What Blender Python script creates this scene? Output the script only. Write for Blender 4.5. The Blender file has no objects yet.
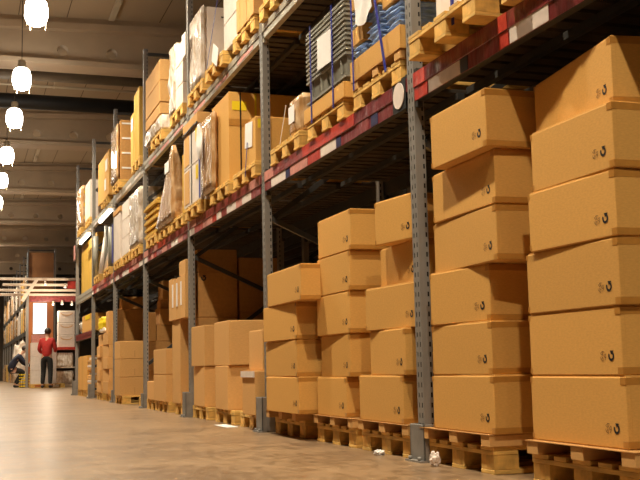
import bpy, bmesh, math, random
from mathutils import Vector, Matrix
random.seed(11)
PI = math.pi
SC = bpy.context.scene
C = SC.collection
ORD = ['lowest', 'second from bottom', 'third from bottom', 'fourth from bottom', 'fifth from bottom', 'topmost']

def lin(r, g, b):
    f = lambda v: (v/255/12.92) if v/255 <= .04045 else ((v/255+.055)/1.055)**2.4
    return (f(r), f(g), f(b), 1)

# ---------------------------------------------------------------- materials
def nodes_of(name):
    m = bpy.data.materials.new(name); m.use_nodes = True
    nt = m.node_tree; b = nt.nodes['Principled BSDF']
    return m, nt, b

def mat(name, col, rough=.6, metal=0, noise=.08, scale=8, stretch=(1, 1, 1), bump=0, coat=0, rnd=0, col2=None, lo=.35, hi=.65, coord='Object', spec=.5):
    m, nt, b = nodes_of(name)
    N, L = nt.nodes.new, nt.links.new
    b.inputs['Roughness'].default_value = rough
    b.inputs['Metallic'].default_value = metal
    b.inputs['Coat Weight'].default_value = coat
    b.inputs['Specular IOR Level'].default_value = spec
    tc = N('ShaderNodeTexCoord'); mp = N('ShaderNodeMapping'); mp.inputs['Scale'].default_value = stretch
    L(tc.outputs[coord], mp.inputs['Vector'])
    nz = N('ShaderNodeTexNoise'); nz.inputs['Scale'].default_value = scale; nz.inputs['Detail'].default_value = 5
    L(mp.outputs[0], nz.inputs['Vector'])
    cr = N('ShaderNodeValToRGB')
    cr.color_ramp.elements[0].position = lo; cr.color_ramp.elements[1].position = hi
    c = Vector(col[:3])
    if col2 is None:
        a = c*(1-noise); d = c*(1+noise)
    else:
        a = c; d = Vector(col2[:3])
    cr.color_ramp.elements[0].color = (*a, 1); cr.color_ramp.elements[1].color = (*d, 1)
    L(nz.outputs['Fac'], cr.inputs['Fac'])
    out = cr.outputs['Color']
    if rnd:
        oi = N('ShaderNodeObjectInfo'); mr = N('ShaderNodeMapRange')
        mr.inputs['To Min'].default_value = 1-rnd; mr.inputs['To Max'].default_value = 1+rnd
        L(oi.outputs['Random'], mr.inputs['Value'])
        hs = N('ShaderNodeHueSaturation'); L(mr.outputs[0], hs.inputs['Value']); L(out, hs.inputs['Color']); out = hs.outputs['Color']
    L(out, b.inputs['Base Color'])
    if bump:
        bp = N('ShaderNodeBump'); bp.inputs['Strength'].default_value = bump; bp.inputs['Distance'].default_value = .01
        L(nz.outputs['Fac'], bp.inputs['Height']); L(bp.outputs[0], b.inputs['Normal'])
    return m

def emit(name, col, s):
    m, nt, b = nodes_of(name)
    b.inputs['Base Color'].default_value = (*col[:3], 1)
    b.inputs['Emission Color'].default_value = (*col[:3], 1)
    b.inputs['Emission Strength'].default_value = s
    return m

M = {}
M['card'] = mat('cardboard', lin(214, 161, 86), .75, noise=.05, scale=60, stretch=(1, 1, 3), rnd=.07, spec=.25)
M['card_tan'] = mat('tan_cardboard', lin(212, 162, 100), .75, noise=.05, scale=40, stretch=(1, 1, 3), rnd=.07, spec=.25)
M['card_dark'] = mat('brown_and_shaded_cardboard', lin(176, 128, 74), .8, noise=.07, scale=30, rnd=.1, spec=.2)  # dark brown board; its tone also paints shade on cartons behind the posts
M['card_gold'] = mat('golden_fibreboard', lin(205, 160, 60), .6, noise=.08, scale=12, stretch=(1, 1, .2), rnd=.06)
M['tape'] = mat('brown_packing_tape', lin(184, 128, 58), .3, noise=.06, scale=30)
M['ink'] = mat('black_ink', lin(28, 24, 22), .6)
M['ink_red'] = mat('faded_outline_ink', lin(120, 80, 42), .7)
M['wood'] = mat('pallet_pine', lin(220, 174, 92), .7, noise=.22, scale=9, stretch=(1, 1, 6), bump=.25, rnd=.14)
M['wood_end'] = mat('pallet_block_wood', lin(210, 162, 82), .75, noise=.28, scale=14, bump=.3, rnd=.16)
M['wood_dark'] = mat('aged_shelf_boards', lin(62, 50, 38), .8, noise=.35, scale=5, rnd=.05)
M['steel'] = mat('galvanised_post_steel', lin(140, 134, 128), .5, metal=.2, noise=.1, scale=6, stretch=(3, 3, .6))
M['steel_dark'] = mat('dark_grey_steel', lin(66, 64, 62), .5, metal=.3, noise=.12, scale=8)
M['black_hole'] = mat('unlit_slot_interior', lin(18, 16, 15), .9)
M['guard'] = mat('grey_painted_guard', lin(128, 122, 116), .5, noise=.14, scale=12, bump=.1)
M['beam_red'] = mat('dark_red_label_tape', lin(124, 50, 52), .28, noise=.3, scale=14, stretch=(1, 1, .5), bump=1.0, coat=.4)
M['beam_grey'] = mat('grey_beam_paint', lin(170, 162, 148), .4, metal=.1, noise=.12, scale=5)
M['red'] = mat('bright_red_label', lin(190, 66, 54), .3, noise=.2, scale=14, bump=.7)
M['maroon'] = mat('maroon_label', lin(138, 62, 60), .3, noise=.3, scale=16, bump=.8)
M['white_label'] = mat('white_shelf_label', lin(232, 216, 206), .4, noise=.06, scale=20)
M['pink_label'] = mat('faded_pink_label', lin(206, 140, 128), .4, noise=.14, scale=20)
M['navy_label'] = mat('navy_label', lin(42, 44, 84), .4, noise=.1, scale=20)
M['paper'] = mat('white_paper', lin(238, 232, 228), .6, noise=.03, scale=10)
M['white_box'] = mat('white_carton', lin(228, 212, 200), .5, noise=.05, scale=12, rnd=.04)
M['wrap'] = mat('stretch_film_over_white', lin(200, 174, 146), .2, noise=0, scale=16, stretch=(1, 1, .5), bump=2.2, coat=.6, col2=lin(246, 234, 224))
M['wrap_tan'] = mat('stretch_film_over_card', lin(178, 132, 84), .2, noise=0, scale=16, stretch=(1, 1, .5), bump=2.2, coat=.6, col2=lin(232, 200, 160), lo=.4, hi=.75)
M['strap_blue'] = mat('blue_strap_plastic', lin(32, 42, 140), .35, noise=.05)
M['strap_black'] = mat('black_strap_plastic', lin(30, 28, 28), .35, noise=.05)
M['strap_yellow'] = mat('yellow_strap_plastic', lin(214, 196, 30), .4, noise=.05)
M['strap_white'] = mat('white_strap_plastic', lin(230, 224, 216), .4, noise=.05)
M['yellow'] = mat('yellow_label_paper', lin(238, 204, 24), .5, noise=.05)
M['blue_cloth'] = mat('folded_blue_sacking', lin(160, 186, 226), .95, noise=.25, scale=22, stretch=(1, 1, 2.5), bump=.3, rnd=.15)
M['crate'] = mat('grey_crate_plastic', lin(138, 134, 122), .4, noise=.06, scale=10, rnd=.04)
M['duct_black'] = mat('black_duct_paint', lin(22, 21, 20), .6, noise=.2, scale=2)
M['duct_grey'] = mat('grey_duct_sheet', lin(112, 100, 84), .5, noise=.1, scale=2)
M['conduit'] = mat('pale_conduit', lin(200, 186, 160), .4, noise=.05, scale=3)
M['concrete_beam'] = mat('painted_concrete_beam', lin(190, 168, 140), .8, noise=.06, scale=2)
M['lamp_glass'] = emit('glowing_lamp_refractor', (1, .93, .80), 26)
M['tube_glow'] = emit('glowing_tube', (1, .9, .76), 9)
M['bulb_small'] = emit('small_glowing_bulb', (1, .9, .75), 8)
M['lightbox'] = emit('lit_panel_face', (.86, .93, 1), .9)
M['alu'] = mat('cast_lamp_housing', lin(90, 84, 78), .4, metal=.6)
M['orange_board'] = mat('orange_brown_board', lin(184, 104, 40), .55, noise=.08, scale=3, stretch=(1, 1, .2))
M['unlit_board'] = mat('unlit_cabinet_board', lin(104, 64, 26), .6, noise=.1, scale=3, stretch=(1, 1, .2))  # board darkened in its colour to stand for the unlit cabinet top
M['gantry'] = mat('white_gantry_paint', lin(226, 206, 186), .4, noise=.05)
M['skin'] = mat('skin', lin(200, 150, 122), .55, noise=.04)
M['hair'] = mat('dark_hair', lin(48, 34, 26), .6, noise=.15, scale=40)
M['shirt_red'] = mat('red_shirt_cloth', lin(176, 38, 32), .8, noise=.12, scale=14, bump=.3)
M['navy'] = mat('navy_work_cloth', lin(30, 32, 52), .8, noise=.15, scale=14, bump=.3)
M['black_cloth'] = mat('black_trouser_cloth', lin(30, 28, 27), .85, noise=.15, scale=14)
M['shoe'] = mat('black_shoe', lin(20, 18, 17), .4)
M['wall'] = mat('painted_block_wall', lin(96, 82, 66), .8, noise=.08, scale=1.5)

def floor_material():
    m, nt, b = nodes_of('polished_concrete')
    N, L = nt.nodes.new, nt.links.new
    tc = N('ShaderNodeTexCoord')
    def noise(scale, detail, st=(1, 1, 1)):
        mp = N('ShaderNodeMapping'); mp.inputs['Scale'].default_value = st; L(tc.outputs['Object'], mp.inputs['Vector'])
        n = N('ShaderNodeTexNoise'); n.inputs['Scale'].default_value = scale; n.inputs['Detail'].default_value = detail
        L(mp.outputs[0], n.inputs['Vector']); return n
    n1 = noise(1.6, 10); n2 = noise(16, 10, (1, .5, 1)); n3 = noise(40, 4)
    mx = N('ShaderNodeMix'); mx.data_type = 'FLOAT'; mx.inputs[0].default_value = .5
    L(n1.outputs['Fac'], mx.inputs[2]); L(n2.outputs['Fac'], mx.inputs[3])
    cr = N('ShaderNodeValToRGB'); L(mx.outputs[0], cr.inputs['Fac'])
    e = cr.color_ramp.elements
    e[0].position = .43; e[0].color = lin(114, 90, 66)
    e[1].position = .57; e[1].color = lin(146, 118, 88)
    # scuffs
    wv = noise(5, 12, (3, .8, 1)); c2 = N('ShaderNodeValToRGB'); L(wv.outputs['Fac'], c2.inputs['Fac'])
    c2.color_ramp.elements[0].position = .60; c2.color_ramp.elements[1].position = .72
    c2.color_ramp.elements[0].color = (0, 0, 0, 1); c2.color_ramp.elements[1].color = (.35, .35, .35, 1)
    m2 = N('ShaderNodeMix'); m2.data_type = 'RGBA'; L(c2.outputs['Color'], m2.inputs[0]); L(cr.outputs['Color'], m2.inputs[6]); m2.inputs[7].default_value = lin(184, 158, 130)
    L(m2.outputs[2], b.inputs['Base Color'])
    rr = N('ShaderNodeMapRange'); L(n2.outputs['Fac'], rr.inputs['Value']); rr.inputs['To Min'].default_value = .22; rr.inputs['To Max'].default_value = .46
    L(rr.outputs[0], b.inputs['Roughness'])
    bp = N('ShaderNodeBump'); bp.inputs['Strength'].default_value = .12; bp.inputs['Distance'].default_value = .004
    L(n3.outputs['Fac'], bp.inputs['Height']); L(bp.outputs[0], b.inputs['Normal'])
    return m
M['floor'] = floor_material()

def ceiling_material():
    m, nt, b = nodes_of('roof_planks')
    N, L = nt.nodes.new, nt.links.new
    tc = N('ShaderNodeTexCoord'); sx = N('ShaderNodeSeparateXYZ'); L(tc.outputs['Object'], sx.inputs[0])
    md = N('ShaderNodeMath'); md.operation = 'PINGPONG'; md.inputs[1].default_value = .42; L(sx.outputs['X'], md.inputs[0])
    lt = N('ShaderNodeMath'); lt.operation = 'LESS_THAN'; lt.inputs[1].default_value = .008; L(md.outputs[0], lt.inputs[0])
    mx = N('ShaderNodeMix'); mx.data_type = 'RGBA'; L(lt.outputs[0], mx.inputs[0])
    mx.inputs[6].default_value = lin(180, 160, 132); mx.inputs[7].default_value = lin(96, 80, 62)
    L(mx.outputs[2], b.inputs['Base Color']); b.inputs['Roughness'].default_value = .85
    return m
M['ceiling'] = ceiling_material()

# ---------------------------------------------------------------- mesh helpers
class MB:
    def __init__(s): s.bm = bmesh.new()
    def box(s, x0, x1, y0, y1, z0, z1, bev=0, mi=0, seg=1, M4=None):
        r = bmesh.ops.create_cube(s.bm, size=1)
        vs = r['verts']
        T = Matrix.Translation(((x0+x1)/2, (y0+y1)/2, (z0+z1)/2)) @ Matrix.Diagonal((abs(x1-x0), abs(y1-y0), abs(z1-z0), 1))
        if M4 is not None: T = M4 @ T
        bmesh.ops.transform(s.bm, matrix=T, verts=vs)
        fs = set(f for v in vs for f in v.link_faces)
        for f in fs: f.material_index = mi
        if bev:
            es = list(set(e for v in vs for e in v.link_edges))
            bmesh.ops.bevel(s.bm, geom=es, offset=bev, segments=seg, profile=.5, affect='EDGES', material=mi)
        return s
    def cyl(s, p0, p1, r, n=12, r2=None, mi=0, cap=True):
        p0, p1 = Vector(p0), Vector(p1); d = p1-p0
        q = d.to_track_quat('Z', 'Y').to_matrix().to_4x4()
        T = Matrix.Translation((p0+p1)/2) @ q
        g = bmesh.ops.create_cone(s.bm, cap_ends=cap, segments=n, radius1=r, radius2=r if r2 is None else r2, depth=d.length, matrix=T)
        for f in set(f for v in g['verts'] for f in v.link_faces): f.material_index = mi; f.smooth = len(f.verts) == 4
        return s
    def bar(s, p0, p1, w, h, mi=0):
        p0, p1 = Vector(p0), Vector(p1); d = p1-p0
        q = d.to_track_quat('Z', 'Y').to_matrix().to_4x4()
        return s.box(-w/2, w/2, -h/2, h/2, -d.length/2, d.length/2, M4=Matrix.Translation((p0+p1)/2) @ q, mi=mi)
    def lathe(s, prof, n=24, mi=0, c=(0, 0, 0)):
        rings = []
        for r, z in prof:
            rings.append([s.bm.verts.new((c[0]+r*math.cos(2*PI*i/n), c[1]+r*math.sin(2*PI*i/n), c[2]+z)) for i in range(n)])
        for a, b in zip(rings, rings[1:]):
            for i in range(n):
                f = s.bm.faces.new((a[i], a[(i+1) % n], b[(i+1) % n], b[i])); f.smooth = True; f.material_index = mi
        return s
    def poly(s, pts, mi=0):
        f = s.bm.faces.new([s.bm.verts.new(p) for p in pts]); f.material_index = mi; return s
    def build(s, name, mats, parent=None, loc=None, smooth=False):
        me = bpy.data.meshes.new(name)
        bmesh.ops.recalc_face_normals(s.bm, faces=s.bm.faces)
        s.bm.to_mesh(me); s.bm.free()
        if not isinstance(mats, (list, tuple)): mats = [mats]
        for m in mats: me.materials.append(m)
        if smooth:
            for p in me.polygons: p.use_smooth = True
        o = bpy.data.objects.new(name, me); C.objects.link(o)
        if parent is not None: o.parent = parent
        if loc is not None: o.location = loc
        return o

def tag(o, label=None, cat=None, group=None, kind=None):
    if label: o['label'] = label
    if cat: o['category'] = cat
    if group: o['group'] = group
    if kind: o['kind'] = kind
    return o

def thing(name, label, cat, loc=(0, 0, 0), rz=0, group=None):
    o = bpy.data.objects.new(name, None); C.objects.link(o)
    o.empty_display_size = .1
    o.location = loc; o.rotation_euler = (0, 0, rz)
    return tag(o, label, cat, group)

CH = {}
def dup(root, loc, rz=0, label=None, group=None):
    r = root.copy(); C.objects.link(r); r.location = loc; r.rotation_euler = (0, 0, rz)
    if label: r['label'] = label
    if group: r['group'] = group
    if root.name not in CH: CH[root.name] = list(root.children)
    for ch in CH[root.name]:
        c = ch.copy(); C.objects.link(c); c.parent = r
        for g in list(ch.children):
            d = g.copy(); C.objects.link(d); d.parent = c
    return r

def attach(o, parent):
    for k in ('label', 'category', 'group'):
        if k in o: del o[k]
    o.parent = parent; o.matrix_parent_inverse = (Matrix.Translation(parent.location) @ Matrix.Rotation(parent.rotation_euler.z, 4, 'Z')).inverted()
    return o
def named(prefix): return [o for o in C.objects if o.get('label', '').startswith(prefix)][0]

# ---------------------------------------------------------------- the setting
XL, XR, YN, YF = -9.0, 9.0, -8.0, 64.0
tag(MB().box(XL, XR, YN, YF, -.15, 0).build('floor', M['floor']), kind='structure')
def czat(x): return 6.81+.03*(x-1.2)
b = MB()
v = [b.bm.verts.new(p) for p in ((XL, YN, czat(XL)), (XR, YN, czat(XR)), (XR, YF, czat(XR)), (XL, YF, czat(XL)),
     (XL, YN, czat(XL)+.2), (XR, YN, czat(XR)+.2), (XR, YF, czat(XR)+.2), (XL, YF, czat(XL)+.2))]
for q in ((0, 1, 2, 3), (7, 6, 5, 4), (0, 4, 5, 1), (1, 5, 6, 2), (2, 6, 7, 3), (3, 7, 4, 0)): b.bm.faces.new([v[i] for i in q])
tag(b.build('ceiling', M['ceiling']), kind='structure')
tag(MB().box(XL-.2, XL, YN, YF, 0, 7.3).build('wall_left', M['wall']), kind='structure')
tag(MB().box(XR, XR+.2, YN, YF, 0, 7.3).build('wall_right', M['wall']), kind='structure')
tag(MB().box(XL-.2, XR+.2, YF, YF+.2, 0, 7.3).build('wall_back', M['wall']), kind='structure')
tag(MB().box(XL-.2, XR+.2, YN-.2, YN, 0, 7.3).build('wall_front', M['wall']), kind='structure')

# tapering concrete roof beams with round openings in the web
def roof_beam(y):
    y0 = y
    cu = bpy.data.curves.new('web', 'CURVE'); cu.dimensions = '2D'; cu.fill_mode = 'BOTH'; cu.extrude = .09
    def spl(pts):
        s = cu.splines.new('POLY'); s.points.add(len(pts)-1)
        for p, q in zip(s.points, pts): p.co = (q[0], q[1], 0, 1)
        s.use_cyclic_u = True
    spl([(XL, 6.0), (XR, 6.0), (XR, czat(XR)+.02), (XL, czat(XL)+.02)])
    hx = 1.62-.88*8
    while hx < XR-.5:
        if abs(hx-.74) > .05 and hx > XL+.3:
            spl([(hx+.10*math.cos(2*PI*i/20), 6.24+.10*math.sin(2*PI*i/20)) for i in range(20)])
        hx += .88
    t = bpy.data.objects.new('t', cu); C.objects.link(t)
    bpy.context.view_layer.update()
    me = bpy.data.meshes.new_from_object(t.evaluated_get(bpy.context.evaluated_depsgraph_get()))
    bpy.data.objects.remove(t)
    bm = bmesh.new(); bm.from_mesh(me)
    bmesh.ops.transform(bm, matrix=Matrix.Translation((0, y0+.28, 0)) @ Matrix.Rotation(PI/2, 4, 'X'), verts=bm.verts)
    w = MB(); w.bm.free(); w.bm = bm
    w.box(XL, XR, y0+.02, y0+.56, 5.93, 6.02)                     # bottom flange
    for (dz, dy, h) in ((.12, .10, .11), (0, .04, .12)):          # stepped top ledges
        vs = []
        for yy in (y0+.28-.16-dy, y0+.28+.16+dy):
            for xx in (XL, XR):
                for zz in (czat(xx)-dz-h, czat(xx)-dz+.01): vs.append(w.bm.verts.new((xx, yy, zz)))
        for q in ((0, 2, 3, 1), (4, 5, 7, 6), (0, 4, 6, 2), (1, 3, 7, 5), (0, 1, 5, 4), (2, 6, 7, 3)): w.bm.faces.new([vs[i] for i in q])
    for k, f in enumerate(w.bm.faces): f.material_index = 0
    return w
for i, y in enumerate((-2.2, 4.8, 11.75, 18.6, 25.55, 32.45, 39.5, 46.5, 53.5, 60.2)):
    tag(roof_beam(y).build('trim_%d' % (i+1), M['concrete_beam']), kind='structure')

# ducts and conduits under the roof (fixed services)
def duct(name, label, cat, y, z, r, m, x0=XL, x1=XR, clamps=4.0, drop=True):
    t = thing(name, label, cat, (0, y, z))
    MB().cyl((x0, 0, 0), (x1, 0, 0), r, 20).build('pipe', m, t)
    x = x0+1.3
    while x < x1:
        MB().cyl((x, 0, -r-.01), (x, 0, czat(x)-z), .012, 8).build('hanger', M['conduit'], t)
        MB().cyl((x-.02, 0, 0), (x+.02, 0, 0), r+.008, 20).build('clamp', M['conduit'] if r < .1 else m, t)
        x += clamps
    return t
duct('air_duct', 'grey round air duct crossing under roof, nearest the first roof beam', 'duct', 20.4, 6.2, .11, M['duct_grey'])
duct('air_duct', 'thick black duct crossing under the roof behind the first visible beam', 'duct', 22.0, 6.07, .155, M['duct_black'])
duct('conduit_pipe', 'thin pale conduit pipe just above the thick black duct', 'pipe', 21.6, 6.31, .028, M['conduit'], clamps=2.35)
for i, (x, y0, y1, w) in enumerate(((2.45, 12.4, 18.5, 'nearest the camera, before first beam'), (1.95, 27.2, 31.9, 'between second and third roof beams'), (1.95, 33.5, 39.0, 'between third and fourth roof beams'))):
    z = czat(x)-.06
    t = thing('cable_tray', 'short pale cable tray running lengthwise under roof, '+w, 'cable tray', (x, y0, z))
    MB().box(-.05, .05, 0, y1-y0, -.02, .03).build('tray', M['conduit'], t)
    MB().cyl((0, (y1-y0)*.8, .02), (0, (y1-y0)*.8, -.13), .02, 8).build('hanger', M['conduit'], t)

# ---------------------------------------------------------------- high-bay lamps
def lamp():
    t = thing('high_bay_lamp', 'x', 'lamp', group='high-bay lamps hanging along the aisle')
    MB().lathe([(0, .36), (.05, .36), (.065, .34), (.065, .26), (.09, .23), (.09, .212), (0, .212)], 20).build('ballast_housing', M['conduit'], t)
    MB().lathe([(.10, .21), (.135, .17), (.155, .08), (.155, -.03), (.13, -.12), (.09, -.145)], 28).lathe([(.10, .21), (0.001, .21)], 28).build('refractor', M['lamp_glass'], t)
    for k in range(4):
        a = 2*PI*k/4+.5
        MB().box(-.004, .002, -.008, .008, -.19, -.04, M4=Matrix.Rotation(a, 4, 'Z') @ Matrix.Translation((.150, 0, 0))).build('guard_prong', M['conduit'], t)
    MB().cyl((0, 0, .36), (0, 0, czat(.87)-5.31), .008, 6).build('suspension_rod', M['alu'], t)
    return t
LY = [(-3.4, ''), (0.4, ''), (4.0, ''), (7.4, ''), (10.8, ''), (14.2, ''), (17.9, ''), (20.5, ''), (24.15, ''), (27.4, ''), (31.0, ''), (34.6, ''), (38.2, ''), (42, ''), (46.2, ''), (50.4, ''), (54.6, ''), (58.6, '')]
vis = {14.2: 'largest glowing high-bay lamp, at the top left of the photo', 17.9: 'second glowing high-bay lamp below the largest one', 20.5: 'third glowing lamp, just beyond the thick black duct',
       24.15: 'fourth glowing lamp, just before the second roof beam gap', 27.4: 'fifth glowing lamp, close below the fourth at the left edge', 31.0: 'small sixth glowing lamp cut by the left edge'}
first = None
for y, _ in LY:
    lab = vis.get(y, 'glowing high-bay lamp in the aisle row, out of frame at about %d metres' % round(abs(y))) if y < 32 else 'far high-bay lamp beyond the left edge, %d metres down the aisle' % round(y)
    if y == -3.4: lab = 'glowing high-bay lamp behind the camera, furthest back'
    if first is None:
        first = lamp(); L = first; L.location = (.87, y, 5.31); L['label'] = lab
    else: L = dup(first, (.87, y, 5.38 if y == 17.9 else 5.31), label=lab)
    ld = bpy.data.lights.new('lamp_bulb', 'SPOT'); ld.spot_size = math.radians(150); ld.spot_blend = .55; ld.energy = 520; ld.color = (1, .89, .67); ld.shadow_soft_size = .07
    lo = bpy.data.objects.new('lamp_bulb', ld); C.objects.link(lo); lo.location = (0, 0, -.06); lo.parent = L

# ---------------------------------------------------------------- pallet racks
XF, D = 2.16, 1.0
PY = lambda k: 4.76+2.8*k
def post_mesh(h, holes=True):
    w = MB(); W, Dp = .076, .055
    if not holes: return w.box(0, Dp, 0, W, 0, h)
    bm = w.bm
    n = int(h/.05); hz = h/n
    def strip(P, u0, u1, cols):
        # panel spanned by u (across) and z, slots centred on cols
        us = [u0]
        for c in cols: us += [c-.0045, c+.0045]
        us.append(u1)
        for i in range(n):
            z0, z1 = i*hz, (i+1)*hz; za, zb = z0+.013, z1-.013
            for j in range(len(us)-1):
                a, c_ = us[j], us[j+1]
                zs = [(z0, z1)] if j % 2 == 0 else [(z0, za), (zb, z1)]
                for (p, q) in zs: bm.faces.new([bm.verts.new(P(a, p)), bm.verts.new(P(c_, p)), bm.verts.new(P(c_, q)), bm.verts.new(P(a, q))])
    strip(lambda u, z: (0, u, z), 0, W, (.020, .054))
    strip(lambda u, z: (u, 0, z), 0, Dp, (.044,))
    strip(lambda u, z: (u, W, z), 0, Dp, (.044,))
    w.box(.010, Dp-.001, .004, W-.004, .001, h-.002, mi=1)
    for (a, c_) in ((.0, 0), ): w.poly([(0, 0, h), (Dp, 0, h), (Dp, W, h), (0, W, h)])
    w.box(Dp-.001, Dp, .0, W, 0, h)
    bmesh.ops.remove_doubles(bm, verts=bm.verts, dist=.00005)
    return w
_pm = {}
def post(parent, h, x, near=True, mir=False):
    key = (round(h, 2), near)
    if key not in _pm:
        _pm[key] = post_mesh(h, near).build('post', [M['steel'], M['black_hole']], parent)
        o = _pm[key]
    else:
        o = _pm[key].copy(); C.objects.link(o); o.parent = parent
    o.location = (x, 0, 0); o.rotation_euler = (0, 0, 0)
    if mir: o.location = (x+.055, .076, 0); o.rotation_euler = (0, 0, PI)
    return o

def frame(rack, y, h, near=True):
    f = bpy.data.objects.new('upright_frame', None); C.objects.link(f); f.parent = rack; f.location = (0, y-rack.location.y, 0)
    post(f, h, 0, near); post(f, h, D-.055, near, mir=True)
    def brace(p0, p1):
        MB().bar(p0, p1, .03, .04).build('brace', M['steel_dark'], f)
    z = .55
    while z+.65 < h:
        brace((.06, .055, z), (D-.06, .055, z+.65))
        if z > .6: brace((.06, .02, z), (D-.06, .02, z-.40))
        z += 1.05
    brace((.06, .04, .16), (D-.06, .04, .16)); brace((.06, .04, h-.06), (D-.06, .04, h-.06))
    for x in (-.03, D-.10):
        MB().box(x, x+.13, -.02, .12, 0, .008).cyl((x+.02, 0, .008), (x+.02, 0, .022), .012, 6).cyl((x+.02, .1, .008), (x+.02, .1, .022), .012, 6).build('foot_plate', M['guard'], f)
    return f

def beam(rack, y0, y1, z0, z1, m, x=.004, near=True):
    y0 -= .022
    ry = rack.location.y
    w = MB(); h = z1-z0
    w.box(x+.0015, x+.045, y0-ry, y1-ry, z0, z1, bev=.003, mi=1)
    w.box(x, x+.0015, y0-ry, y1-ry, z0+.001, z1-.001)
    if near: w.box(x-.006, x, y0-ry, y1-ry, z0+h*.48, z1-.002, bev=.002)
    for yy in (y0-ry, y1-ry-.02): w.box(x+.0, x+.03, yy-.012, yy+.03, z0-.03, z1+.02, mi=1)
    return w.build('load_beam', [m, M['steel_dark'] if m is not M['beam_grey'] else m], rack)

def sticker(bm_, rack, y0, y1, z0, z1, m, proud=0):
    ry = rack.location.y
    return MB().box(.0015-proud, .0045-proud, y0-ry, y1-ry, z0, z1).build('label_sticker', m, bm_)

def deck(rack, y0, y1, z):
    w = MB(); ry = rack.location.y; y = y0+.02
    while y < y1-.08:
        hh = random.uniform(.016, .022)
        w.box(.03, D-.03, y-ry, y+.085-ry, z-.022-.03, z-.03+hh-.02, mi=0); y += .125
    for x in (.3, .62): w.box(x, x+.04, y0-ry, y1-ry, z-.09, z-.055, mi=1)
    return w.build('shelf_deck', [M['wood_dark'], M['steel_dark']], rack)

rack = thing('pallet_rack', 'long grey pallet rack with red-labelled beams along the right of the aisle', 'rack', (XF, PY(-1), 0))
tops = {-1: 4.7, 0: 4.7, 1: 3.28, 2: 4.75, 3: 4.62, 4: 4.5, 5: 4.63, 6: 4.68}
for k in range(-1, 7): frame(rack, PY(k), tops[k], near=(k <= 4 and k >= 0))
B1, T1, B2, T2 = 1.807, 1.957, 3.005, 3.115
for k in range(-1, 6):
    y0, y1 = PY(k)+.10, PY(k+1)
    redm = M['beam_red'] if k < 5 else M['beam_grey']
    bf = beam(rack, y0, y1, B1, T1, redm)
    beam(rack, y0, y1, B1, T1, M['steel_dark'], x=D-.02, near=False)
    b2 = beam(rack, y0, y1, B2, T2, M['beam_grey'])
    beam(rack, y0, y1, B2, T2, M['steel_dark'], x=D-.02, near=False)
    deck(rack, y0, y1, T1); deck(rack, y0, y1, T2)
    zm = B1+(T1-B1)*.46
    if k == -1:
        S = [(4.73, 4.69, 'x'), ]
        sticker(bf, rack, 4.60, 4.755, B1+.004, zm, M['red']); sticker(bf, rack, 4.62, 4.755, zm+.004, T1-.004, M['red'], .006)
        sticker(bf, rack, 4.24, 4.585, B1+.004, zm, M['white_label']); sticker(bf, rack, 4.16, 4.235, B1+.004, zm, M['steel_dark'])
        sticker(bf, rack, 3.78, 3.86, B1+.004, zm, M['red']); sticker(bf, rack, 3.78, 3.86, zm+.004, T1-.004, M['red'], .006)
        sticker(bf, rack, 3.46, 3.77, B1+.004, zm+.01, M['white_label'])
        sticker(bf, rack, 2.4, 2.7, B1+.004, zm, M['white_label'])
    elif k == 0:
        sticker(bf, rack, 7.40, 7.55, B1+.004, T1-.06, M['maroon']); sticker(bf, rack, 7.02, 7.38, B1+.004, zm, M['white_label'])
        sticker(bf, rack, 6.92, 7.01, B1+.004, zm, M['navy_label']); sticker(bf, rack, 6.52, 6.9, B1+.004, zm, M['pink_label'])
        sticker(bf, rack, 6.25, 6.5, B1+.004, zm, M['red']); sticker(bf, rack, 5.95, 6.24, B1+.004, zm, M['white_label'])
        sticker(bf, rack, 5.86, 5.94, B1+.004, zm, M['navy_label'])
        sticker(bf, rack, 5.62, 6.6, zm+.006, T1-.004, M['red'], .006); sticker(bf, rack, 6.6, 7.3, zm+.006, T1-.004, M['maroon'], .006)
        sticker(bf, rack, 7.3, 7.54, zm+.006, T1-.004, M['pink_label'], .006)
        sticker(bf, rack, 5.40, 5.58, B1+.004, zm, M['maroon']); sticker(bf, rack, 5.26, 5.36, B1+.004, zm, M['navy_label'])
    elif k < 5:
        y = y0+.03
        mm = ['white_label', 'pink_label', 'red', 'maroon', 'pink_label', 'white_label', 'maroon']
        while y < y1-.15:
            l = random.uniform(.12, .4)
            sticker(bf, rack, y, min(y+l-.015, y1-.01), B1+.004, zm, M[random.choice(mm)])
            y += l
        y = y0+.03
        while y < y1-.15:
            l = random.uniform(.2, .5)
            sticker(bf, rack, y, min(y+l-.012, y1-.01), zm+.006, T1-.004, M[random.choice(['maroon', 'pink_label', 'maroon', 'red', 'pink_label'])], .006)
            y += l
    for j in range(3):
        yy = y0+.15+j*.85+random.uniform(0, .1)
        if k >= 1: sticker(b2, rack, yy, yy+.5, B2+.012, B2+.045, M['pink_label' if k < 3 else 'white_label'])
# white oval disc on its dark backing plate beside the nearest post
yd = 4.935
sb = MB().box(-.006, -.003, yd-.085-PY(-1), yd+.085-PY(-1), B1-.01, T1+.01).build('disc_backing', M['black_hole'], rack)
MB().cyl((-.011, yd-PY(-1), (B1+T1)/2), (-.0062, yd-PY(-1), (B1+T1)/2), .069, 32).build('round_reflector', M['white_label'], sb)
# low beam in the last bay
lb = beam(rack, PY(5)+.1, PY(6), 1.07, 1.19, M['maroon']); deck(rack, PY(5)+.1, PY(6), 1.19)
beam(rack, PY(5)+.1, PY(6), 1.07, 1.19, M['steel_dark'], x=D-.02, near=False)

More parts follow.
